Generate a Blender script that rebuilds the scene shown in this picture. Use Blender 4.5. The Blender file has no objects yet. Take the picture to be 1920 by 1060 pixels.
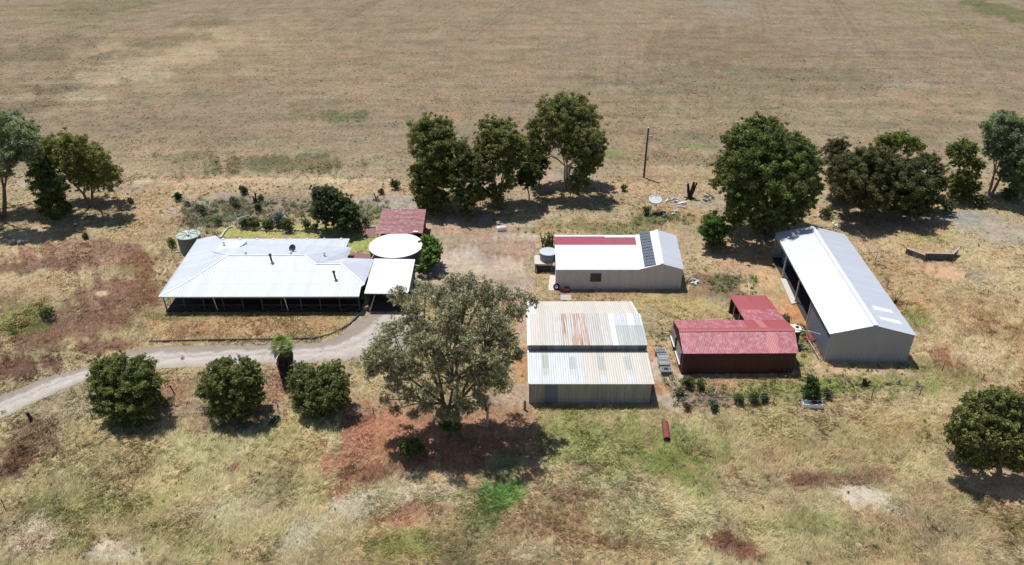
import bpy, math, random
import numpy as np
from mathutils import Vector, Matrix
R = math.radians
S = bpy.context.scene
C = S.collection

# ------------------------------------------------------------------ camera
FPX, PITCH, CAMH = 1400.0, R(30), 50.0
cd = bpy.data.cameras.new("camera"); cam = bpy.data.objects.new("camera", cd); C.objects.link(cam)
cam.location = (0, 0, CAMH); cam.rotation_euler = (R(90) - PITCH, 0, 0)
cd.sensor_width = 36; cd.lens = FPX / 1920 * 36; cd.clip_start = 1; cd.clip_end = 9000
S.camera = cam
S.render.resolution_x, S.render.resolution_y = 1024, 565
# ------------------------------------------------------------------ light
SUN = Vector((-0.23, 0.27, 1.0)).normalized()
w = bpy.data.worlds.new("World"); S.world = w; w.use_nodes = True
nt = w.node_tree; bg = nt.nodes["Background"]
sky = nt.nodes.new("ShaderNodeTexSky"); sky.sky_type = 'NISHITA'; sky.sun_disc = False
sky.sun_elevation = math.asin(SUN.z); sky.sun_rotation = math.atan2(SUN.x, SUN.y)
sky.altitude = 0; sky.air_density = 1.0; sky.dust_density = 0.6
nt.links.new(sky.outputs[0], bg.inputs[0]); bg.inputs[1].default_value = 0.085
sl = bpy.data.lights.new("sun", 'SUN'); sl.energy = 4.6; sl.angle = R(0.5); sl.color = (1.0, 0.975, 0.94)
so = bpy.data.objects.new("sun", sl); C.objects.link(so)
so.rotation_euler = SUN.to_track_quat('Z', 'Y').to_euler()
S.view_settings.view_transform = 'Standard'; S.view_settings.look = 'None'
S.view_settings.exposure = 0.0; S.view_settings.gamma = 1.0

# ------------------------------------------------------------------ survey helpers
CP, SP = math.cos(PITCH), math.sin(PITCH)
def G(u, v, z=0.0):                       # point at height z seen at photograph position (u, v)
    x = (u - 960) / FPX; y = -(v - 530) / FPX
    d = (x, CP + y * SP, -SP + y * CP); t = (z - CAMH) / d[2]
    return Vector((d[0] * t, d[1] * t, z))
def AY(u, v, Y):                          # point on the vertical plane y = Y
    x = (u - 960) / FPX; y = -(v - 530) / FPX
    d = (x, CP + y * SP, -SP + y * CP); t = Y / d[1]
    return Vector((d[0] * t, Y, CAMH + d[2] * t))
def ONP(u, v, p, n):                      # point on the plane through p with normal n
    x = (u - 960) / FPX; y = -(v - 530) / FPX
    d = Vector((x, CP + y * SP, -SP + y * CP)); o = Vector((0, 0, CAMH))
    return o + d * ((p - o).dot(n) / d.dot(n))
def PPM(P):                               # photograph pixels per metre at a point
    return FPX / (P[1] * CP - (P[2] - CAMH) * SP)
def srgb(r, g, b):
    f = lambda c: (c / 255) / 12.92 if c <= 10 else (((c / 255) + 0.055) / 1.055) ** 2.4
    return (f(r), f(g), f(b))

# ------------------------------------------------------------------ noise
_rs = np.random.RandomState(7); _perm = _rs.rand(256, 256)
def vnoise(x, y):
    xi = np.floor(x).astype(int); yi = np.floor(y).astype(int); fx = x - xi; fy = y - yi
    fx = fx * fx * (3 - 2 * fx); fy = fy * fy * (3 - 2 * fy)
    a = _perm[xi & 255, yi & 255]; b = _perm[(xi + 1) & 255, yi & 255]
    c = _perm[xi & 255, (yi + 1) & 255]; d = _perm[(xi + 1) & 255, (yi + 1) & 255]
    return (a * (1 - fx) + b * fx) * (1 - fy) + (c * (1 - fx) + d * fx) * fy
def fbm(x, y, o=4):
    s = 0; a = 0.5; t = 0
    for k in range(o):
        s = s + a * vnoise(x * 2 ** k + 17.3 * k, y * 2 ** k + 9.1 * k); t += a; a *= 0.55
    return s / t

# ------------------------------------------------------------------ materials
def newmat(name):
    m = bpy.data.materials.new(name); m.use_nodes = True
    return m, m.node_tree.nodes, m.node_tree.links, m.node_tree.nodes["Principled BSDF"]
def mth(N, L, op, a, b=None, c=None):
    n = N.new("ShaderNodeMath"); n.operation = op
    for i, q in enumerate((a, b, c)):
        if q is None: continue
        if hasattr(q, "links"): L.new(q, n.inputs[i])
        else: n.inputs[i].default_value = q
    return n.outputs[0]
def mixc(N, L, f, a, b, mode='MIX'):
    n = N.new("ShaderNodeMix"); n.data_type = 'RGBA'; n.blend_type = mode
    for i, q in ((0, f), (6, a), (7, b)):
        if hasattr(q, "links"): L.new(q, n.inputs[i])
        elif i == 0: n.inputs[0].default_value = q
        else: n.inputs[i].default_value = (*q[:3], 1)
    return n.outputs[2]
def noise(N, L, vec, scale, detail=4, rough=0.55):
    n = N.new("ShaderNodeTexNoise"); n.inputs["Scale"].default_value = scale
    n.inputs["Detail"].default_value = detail; n.inputs["Roughness"].default_value = rough
    L.new(vec, n.inputs["Vector"]); return n.outputs[0]
def ramp(N, L, f, stops):
    n = N.new("ShaderNodeValToRGB"); L.new(f, n.inputs[0]); e = n.color_ramp.elements
    while len(e) < len(stops): e.new(0.5)
    for k, (p, c) in enumerate(stops):
        e[k].position = p; e[k].color = (*(c if hasattr(c, '__len__') else (c, c, c)), 1)
    return n.outputs[0]
def mapping(N, L, vec, sc):
    n = N.new("ShaderNodeMapping"); n.inputs["Scale"].default_value = sc; L.new(vec, n.inputs["Vector"]); return n.outputs[0]

def plain(name, col, rough=0.7, metal=0.0, var=0.25, scale=3.0, bump=0.15):
    m, N, L, b = newmat(name); tc = N.new("ShaderNodeTexCoord").outputs["Object"]
    f = noise(N, L, tc, scale, 6, 0.65)
    c = mixc(N, L, f, [k * (1 - var) for k in col], [min(1, k * (1 + var)) for k in col])
    L.new(c, b.inputs["Base Color"]); b.inputs["Roughness"].default_value = rough; b.inputs["Metallic"].default_value = metal
    bp = N.new("ShaderNodeBump"); bp.inputs["Strength"].default_value = bump; bp.inputs["Distance"].default_value = 0.05
    L.new(noise(N, L, tc, scale * 6, 4), bp.inputs["Height"]); L.new(bp.outputs[0], b.inputs["Normal"])
    return m
def sheet(name, col, rough=0.45, metal=0.0, pitch=0.19, ribs=0.5, sheetvar=0.06, streak=0.1, stain=None, stain_amt=0.0, laps=0.0, rust=None):
    """corrugated / ribbed sheet metal laid out in metres by UV (u across the sheets, v down the slope)"""
    m, N, L, b = newmat(name); uv = N.new("ShaderNodeUVMap").outputs[0]
    sp = N.new("ShaderNodeSeparateXYZ"); L.new(uv, sp.inputs[0]); U, V = sp.outputs[0], sp.outputs[1]
    wv = mth(N, L, 'SINE', mth(N, L, 'MULTIPLY', U, 2 * math.pi / pitch))
    sid = mth(N, L, 'FLOOR', mth(N, L, 'DIVIDE', U, 0.76))
    wn = N.new("ShaderNodeTexWhiteNoise"); wn.noise_dimensions = '1D'; L.new(sid, wn.inputs["W"])
    c = mixc(N, L, wn.outputs[0], [k * (1 - sheetvar) for k in col], [min(1, k * (1 + sheetvar)) for k in col])
    st = noise(N, L, mapping(N, L, uv, (5, 0.35, 1)), 1.0, 5, 0.6)
    c = mixc(N, L, 1.0, c, ramp(N, L, st, [(0.3, 1 - streak), (0.7, 1.0)]), 'MULTIPLY')
    if laps:
        d = mth(N, L, 'ABSOLUTE', mth(N, L, 'SUBTRACT', mth(N, L, 'FRACT', mth(N, L, 'DIVIDE', V, 2.9)), 0.5))
        c = mixc(N, L, mth(N, L, 'MULTIPLY', mth(N, L, 'LESS_THAN', d, 0.012), laps), c, [k * 0.6 for k in col])
    if stain:
        q = noise(N, L, mapping(N, L, uv, (1.4, 1.0, 1)), 1.2, 7, 0.7)
        q2 = noise(N, L, mapping(N, L, uv, (9, 3, 1)), 1.0, 6, 0.7)
        q = mth(N, L, 'ADD', mth(N, L, 'MULTIPLY', q, 0.6), mth(N, L, 'MULTIPLY', q2, 0.4))
        c = mixc(N, L, ramp(N, L, q, [(0.55 - stain_amt * 0.2, 0.0), (0.68, min(1, stain_amt * 2))]), c, stain)
    if rust:
        q = noise(N, L, mapping(N, L, uv, (11, 0.22, 1)), 1.0, 4, 0.6)
        c = mixc(N, L, ramp(N, L, q, [(0.47, 0.0), (0.55, 0.9)]), c, rust)
    c = mixc(N, L, mth(N, L, 'MULTIPLY', mth(N, L, 'ADD', wv, 1.0), 0.5 * 0.16 * ribs), c, [k * 0.35 for k in col])
    L.new(c, b.inputs["Base Color"])
    rn = noise(N, L, mapping(N, L, uv, (2, 0.6, 1)), 1.0, 4)
    L.new(mth(N, L, 'ADD', mth(N, L, 'MULTIPLY', rn, 0.18), rough - 0.09), b.inputs["Roughness"]); b.inputs["Metallic"].default_value = metal
    bp = N.new("ShaderNodeBump"); bp.inputs["Strength"].default_value = ribs; bp.inputs["Distance"].default_value = 0.018
    dn = noise(N, L, mapping(N, L, uv, (1.2, 0.8, 1)), 1.0, 3)
    L.new(mth(N, L, 'ADD', wv, mth(N, L, 'MULTIPLY', dn, 1.5)), bp.inputs["Height"]); L.new(bp.outputs[0], b.inputs["Normal"])
    return m
def attrmat(name, rough=0.8, transl=0.0, nscale=0, spec=0.3):
    m, N, L, b = newmat(name)
    a = N.new("ShaderNodeAttribute"); a.attribute_name = "Col"; c = a.outputs["Color"]
    L.new(c, b.inputs["Base Color"]); b.inputs["Roughness"].default_value = rough
    b.inputs["Specular IOR Level"].default_value = spec
    if transl:
        t = N.new("ShaderNodeBsdfTranslucent"); L.new(c, t.inputs[0]); mx = N.new("ShaderNodeMixShader"); mx.inputs[0].default_value = transl
        L.new(b.outputs[0], mx.inputs[1]); L.new(t.outputs[0], mx.inputs[2]); L.new(mx.outputs[0], N["Material Output"].inputs[0])
    return m
M = {}
M['zinc'] = sheet('zincalume', (0.595, 0.63, 0.69), 0.54, 0.03, 0.38, 0.5, 0.05, 0.12, laps=0.5)
M['zinc_blue'] = sheet('zincalume_shed', (0.75, 0.78, 0.84), 0.38, 0.30, 0.19, 0.5, 0.03, 0.06)
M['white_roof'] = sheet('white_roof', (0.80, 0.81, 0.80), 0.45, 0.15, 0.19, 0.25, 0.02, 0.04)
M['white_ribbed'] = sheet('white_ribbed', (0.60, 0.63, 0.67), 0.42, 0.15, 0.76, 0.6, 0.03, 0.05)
M['white_flat'] = plain('white_paint', (0.80, 0.80, 0.79), 0.5, 0, 0.05, 0.8, 0.03)
M['gal'] = plain('galvanised', (0.50, 0.52, 0.54), 0.5, 0.5, 0.15)
M['garage_wall'] = sheet('taupe_cladding', (0.62, 0.60, 0.61), 0.6, 0.0, 0.25, 0.6, 0.05, 0.15)
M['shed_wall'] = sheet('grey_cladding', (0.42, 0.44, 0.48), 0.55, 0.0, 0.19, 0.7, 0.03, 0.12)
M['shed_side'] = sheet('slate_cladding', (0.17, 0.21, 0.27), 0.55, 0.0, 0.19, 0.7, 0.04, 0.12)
M['cream_wall'] = sheet('weathered_cream_wall', (0.42, 0.41, 0.36), 0.6, 0.0, 0.23, 1.0, 0.10, 0.35)
M['dark_wall'] = sheet('dark_lapped_wall', (0.20, 0.21, 0.22), 0.6, 0.1, 0.23, 1.0, 0.35, 0.4)
M['cream_roof'] = sheet('cream_roof', (0.68, 0.625, 0.545), 0.6, 0.0, 0.25, 1.0, 0.05, 0.12, stain=(0.35, 0.3, 0.22), stain_amt=0.1)
M['pale_roof'] = sheet('pale_weathered_roof', (0.70, 0.67, 0.61), 0.5, 0.2, 0.25, 1.0, 0.10, 0.25, stain=(0.40, 0.34, 0.27), stain_amt=0.2)
M['rust_roof'] = sheet('rust_streaked_roof', (0.70, 0.66, 0.60), 0.55, 0.15, 0.25, 1.0, 0.06, 0.2, rust=(0.40, 0.15, 0.07))
M['zinc_old'] = sheet('old_zinc', (0.64, 0.66, 0.68), 0.5, 0.12, 0.25, 0.5, 0.05, 0.2, stain=(0.4, 0.4, 0.4), stain_amt=0.15)
M['fibre'] = sheet('fibreglass', (0.52, 0.55, 0.52), 0.5, 0.0, 0.25, 1.0, 0.08, 0.2)
M['fibre2'] = sheet('pale_fibreglass', (0.66, 0.66, 0.58), 0.5, 0.0, 0.25, 1.0, 0.08, 0.2)
M['red_roof'] = sheet('faded_red_roof', (0.43, 0.115, 0.135), 0.5, 0.0, 0.19, 0.35, 0.10, 0.25, stain=(0.66, 0.42, 0.44), stain_amt=0.42)
M['red_plain'] = sheet('red_roof_newer', (0.40, 0.10, 0.105), 0.5, 0.0, 0.19, 0.5, 0.05, 0.12, stain=(0.6, 0.3, 0.3), stain_amt=0.06)
M['red_pale'] = sheet('pinkish_red_sheet', (0.52, 0.19, 0.18), 0.5, 0.0, 0.19, 0.5, 0.05, 0.12)
M['rust_red_roof'] = sheet('rusting_red_roof', (0.33, 0.075, 0.08), 0.5, 0.0, 0.19, 0.6, 0.3, 0.6, stain=(0.60, 0.52, 0.50), stain_amt=0.34)
M['maroon_roof'] = sheet('maroon_strip', (0.36, 0.085, 0.12), 0.5, 0.0, 0.19, 0.4, 0.03, 0.1)
M['maroon_wall'] = sheet('dark_maroon_wall', (0.11, 0.030, 0.030), 0.7, 0.0, 0.17, 0.9, 0.10, 0.3)
M['dark'] = plain('dark_interior', (0.035, 0.035, 0.038), 0.8)  # near-black; carries the painted shade of the carport floor
M['iron'] = plain('dark_iron', (0.07, 0.07, 0.075), 0.5, 0.4)
M['brick'] = plain('dark_brick', (0.16, 0.10, 0.08), 0.8)
M['glass'] = plain('window_glass', (0.02, 0.03, 0.03), 0.12, 0, 0.1)
M['glass_pale'] = plain('dusty_glass', (0.22, 0.25, 0.28), 0.25, 0, 0.4)
M['timber'] = plain('old_timber', (0.13, 0.10, 0.08), 0.85, 0, 0.4, 6)
M['timber_pale'] = plain('grey_timber', (0.42, 0.39, 0.35), 0.85, 0, 0.4, 6)
M['charred'] = plain('charred_wood', (0.03, 0.026, 0.024), 0.9, 0, 0.5, 5, 0.6)
M['stump'] = plain('grey_stump', (0.20, 0.18, 0.17), 0.9, 0, 0.6, 5, 0.6)
M['bark'] = plain('bark', (0.17, 0.14, 0.12), 0.85, 0, 0.45, 4, 0.5)
M['bark_pale'] = plain('pale_bark', (0.33, 0.29, 0.25), 0.8, 0, 0.4, 3, 0.4)
M['concrete'] = plain('concrete', (0.55, 0.51, 0.45), 0.85, 0, 0.18, 2)
M['paving'] = plain('terracotta_paving', (0.24, 0.12, 0.11), 0.8, 0, 0.3, 5)
M['tank_green'] = sheet('green_tank', (0.13, 0.18, 0.16), 0.5, 0.0, 0.25, 0.5, 0.03, 0.1)
M['tank_top_green'] = plain('pale_green_lid', (0.40, 0.48, 0.42), 0.5, 0, 0.25, 2)
M['tank_blue'] = sheet('slate_tank', (0.17, 0.21, 0.26), 0.5, 0.0, 0.25, 0.5, 0.03, 0.1)
M['tank_lid'] = plain('pale_blue_lid', (0.52, 0.56, 0.62), 0.5, 0.1, 0.1, 2)
M['tank_dark'] = sheet('dark_tank_wall', (0.16, 0.17, 0.18), 0.6, 0.0, 0.25, 0.6, 0.08, 0.3)
M['tank_rusty'] = plain('black_rusty_tank', (0.05, 0.035, 0.03), 0.8, 0, 0.5, 3)
M['cream_lid'] = plain('cream_lid', (0.72, 0.68, 0.58), 0.6, 0, 0.25, 9)
M['rust'] = plain('rust', (0.20, 0.055, 0.045), 0.8, 0, 0.35, 5, 0.3)
M['rubber'] = plain('rubber', (0.02, 0.02, 0.02), 0.8)
M['green_paint'] = plain('dark_green_paint', (0.03, 0.12, 0.10), 0.5)
M['blue'] = plain('blue_plastic', (0.12, 0.18, 0.28), 0.5)
M['pink'] = plain('pinkish_board', (0.50, 0.36, 0.34), 0.7)
M['rock'] = plain('field_stone', (0.22, 0.19, 0.18), 0.9, 0, 0.5, 4, 0.6)
M['limestone'] = plain('limestone', (0.58, 0.52, 0.44), 0.9, 0, 0.25, 4, 0.4)
M['skirt'] = plain('dead_fronds', (0.075, 0.06, 0.05), 0.9, 0, 0.5, 14, 1.0)
M['leaf'] = attrmat('leaves', 0.55, 0.36, 0, 0.22)
M['grass'] = attrmat('grass_blades', 0.75, 0.15, 0, 0.2)
# solar cells
m, N, L, b = newmat('solar_cells'); uv = N.new("ShaderNodeUVMap").outputs[0]
sp = N.new("ShaderNodeSeparateXYZ"); L.new(uv, sp.inputs[0])
fr = lambda o, p: mth(N, L, 'LESS_THAN', mth(N, L, 'ABSOLUTE', mth(N, L, 'SUBTRACT', mth(N, L, 'FRACT', mth(N, L, 'DIVIDE', o, p)), 0.5)), 0.40)
g = mth(N, L, 'MULTIPLY', fr(sp.outputs[0], 0.2), fr(sp.outputs[1], 0.3))
L.new(mixc(N, L, g, (0.30, 0.32, 0.35), (0.035, 0.045, 0.07)), b.inputs["Base Color"]); b.inputs["Roughness"].default_value = 0.3
M['solar'] = m

# ------------------------------------------------------------------ mesh builder
class MB:
    def __init__(s): s.v = []; s.f = []; s.uv = []; s.sm = []
    def face(s, pts, smooth=False, uv=None, flip=False):
        pts = [Vector(p) for p in pts]
        if flip: pts = pts[::-1]
        i = len(s.v); s.v += [tuple(p) for p in pts]; s.f.append(tuple(range(i, i + len(pts)))); s.sm.append(smooth)
        if uv is None:
            n = Vector((0, 0, 0))
            for k in range(len(pts)):
                a, b_ = pts[k], pts[(k + 1) % len(pts)]
                n += Vector(((a.y - b_.y) * (a.z + b_.z), (a.z - b_.z) * (a.x + b_.x), (a.x - b_.x) * (a.y + b_.y)))
            n.normalize() if n.length > 1e-9 else None
            h = Vector((0, 0, 1)).cross(n)
            h = h.normalized() if h.length > 0.02 else Vector((1, 0, 0))
            q = n.cross(h)
            s.uv += [(p.dot(h), p.dot(q)) for p in pts]
        else: s.uv += uv
    def slab(s, pts, th=0.06, hint=None):
        """a sheet whose top outline is pts (any winding), th thick along its own normal"""
        pts = [Vector(p) for p in pts]; n = Vector((0, 0, 0))
        for k in range(len(pts)):
            a, b_ = pts[k], pts[(k + 1) % len(pts)]
            n += Vector(((a.y - b_.y) * (a.z + b_.z), (a.z - b_.z) * (a.x + b_.x), (a.x - b_.x) * (a.y + b_.y)))
        n.normalize()
        if n.z < -1e-4: pts = pts[::-1]; n = -n
        if hint: h = Vector(hint).normalized()
        else:
            h = Vector((0, 0, 1)).cross(n); h = h.normalized() if h.length > 0.02 else Vector((1, 0, 0))
        q = n.cross(h); UV = lambda P: [(p.dot(h), p.dot(q)) for p in P]
        lo = [p - n * th for p in pts]
        s.face(pts, uv=UV(pts)); s.face(lo[::-1], uv=UV(lo[::-1]))
        for k in range(len(pts)):
            j = (k + 1) % len(pts); f = [pts[j], pts[k], lo[k], lo[j]]; s.face(f, uv=UV(f))
    def wall(s, a, b_, tops, th=0.08, z0=-0.1):
        """upright sheet from a to b; tops = [(t, z), ...] outline of its upper edge; thickness to the left of a->b"""
        a = Vector((a[0], a[1], 0)); b_ = Vector((b_[0], b_[1], 0)); d = b_ - a; ln = d.length; d.normalize(); n = Vector((-d.y, d.x, 0))
        top = [(a + d * ln * t, z) for t, z in tops]
        o = [a + Vector((0, 0, z0)), b_ + Vector((0, 0, z0))] + [Vector((p.x, p.y, z)) for p, z in reversed(top)]
        UV = lambda P: [(p.dot(d), p.z) for p in P]; i_ = [p + n * th for p in o]
        s.face(o, uv=UV(o)); s.face(i_[::-1], uv=UV(i_[::-1]))
        for k in range(len(o)):
            j = (k + 1) % len(o); f = [o[j], o[k], i_[k], i_[j]]; s.face(f, uv=UV(f))
    def box(s, c, sz, rz=0.0, tilt=None):
        c = Vector(c); m = Matrix.Rotation(rz, 3, 'Z')
        if tilt: m = m @ Matrix.Rotation(tilt[0], 3, 'X') @ Matrix.Rotation(tilt[1], 3, 'Y')
        x, y, z = [k / 2 for k in sz]
        P = [c + m @ Vector((i * x, j * y, k * z)) for k in (-1, 1) for j in (-1, 1) for i in (-1, 1)]
        for f in ((0, 2, 3, 1), (4, 5, 7, 6), (0, 1, 5, 4), (2, 6, 7, 3), (0, 4, 6, 2), (1, 3, 7, 5)): s.face([P[k] for k in f])
    def bar(s, a, b_, w=0.08, h=None):
        a = Vector(a); b_ = Vector(b_); h = h or w; d = (b_ - a); ln = d.length
        q = d.to_track_quat('X', 'Z').to_matrix(); c = (a + b_) / 2
        P = [c + q @ Vector((i * ln / 2, j * w / 2, k * h / 2)) for k in (-1, 1) for j in (-1, 1) for i in (-1, 1)]
        for f in ((0, 2, 3, 1), (4, 5, 7, 6), (0, 1, 5, 4), (2, 6, 7, 3), (0, 4, 6, 2), (1, 3, 7, 5)): s.face([P[k] for k in f])
    def tube(s, pts, rad, n=8, caps=True, smooth=True, uvy=0):
        pts = [Vector(p) for p in pts]; rings = []
        for k, p in enumerate(pts):
            d = pts[min(k + 1, len(pts) - 1)] - pts[max(k - 1, 0)]
            q = d.to_track_quat('Z', 'Y').to_matrix(); r = rad[k] if hasattr(rad, '__len__') else rad
            rings.append([p + q @ Vector((r * math.cos(2 * math.pi * i / n), r * math.sin(2 * math.pi * i / n), 0)) for i in range(n)])
        for k in range(len(pts) - 1):
            r0 = rad[k] if hasattr(rad, '__len__') else rad
            for i in range(n):
                j = (i + 1) % n; a = 2 * math.pi * i / n * r0; b2 = 2 * math.pi * (i + 1) / n * r0
                s.face([rings[k][i], rings[k][j], rings[k + 1][j], rings[k + 1][i]], smooth, uv=[(a, k), (b2, k), (b2, k + 1), (a, k + 1)])
        if caps:
            s.face(rings[0][::-1]); s.face(rings[-1])
    def build(s, name, mat, parent=None, loc=None):
        me = bpy.data.meshes.new(name); o = bpy.data.objects.new(name, me)
        org = Vector(parent['_o']) if parent is not None else (Vector(loc) if loc is not None else Vector((0, 0, 0)))
        me.from_pydata([tuple(Vector(p) - org) for p in s.v], [], s.f)
        l = me.uv_layers.new(name="UVMap"); l.data.foreach_set("uv", [c for t in s.uv for c in t])
        me.polygons.foreach_set("use_smooth", s.sm); me.materials.append(M[mat] if isinstance(mat, str) else mat); me.update()
        C.objects.link(o)
        o['_o'] = tuple(org)
        if parent is not None: o.parent = parent
        else: o.location = org
        return o
def thing(name, label, cat, loc, group=None):
    o = bpy.data.objects.new(name, None); C.objects.link(o); o.location = loc; o['_o'] = tuple(loc)
    o.empty_display_size = 0.3
    o['label'] = label; o['category'] = cat
    if group: o['group'] = group
    return o
def tag(o, label, cat, group=None):
    o['label'] = label; o['category'] = cat
    if group: o['group'] = group
    return o
def struct(o, kind='structure'): o['kind'] = kind; return o
def npmesh(name, V, F, cols, mat, org, parent=None):
    """numpy mesh: V (n,3), F (m,k) equal-sized faces, cols (n,3) vertex colours"""
    me = bpy.data.meshes.new(name); k = F.shape[1]
    V = V - np.array(org, dtype=float)[None, :]
    me.vertices.add(len(V)); me.vertices.foreach_set("co", V.astype(np.float32).ravel())
    me.loops.add(F.size); me.loops.foreach_set("vertex_index", F.astype(np.int32).ravel())
    me.polygons.add(len(F)); me.polygons.foreach_set("loop_start", (np.arange(len(F)) * k).astype(np.int32))
    me.polygons.foreach_set("loop_total", np.full(len(F), k, dtype=np.int32))
    me.update(calc_edges=True)
    if cols is not None:
        a = me.color_attributes.new("Col", 'FLOAT_COLOR', 'POINT')
        a.data.foreach_set("color", np.hstack([cols, np.ones((len(cols), 1))]).astype(np.float32).ravel())
    me.materials.append(M[mat] if isinstance(mat, str) else mat)
    o = bpy.data.objects.new(name, me); C.objects.link(o); o['_o'] = tuple(org)
    if parent is not None: o.parent = parent
    else: o.location = org
    return o

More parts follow.
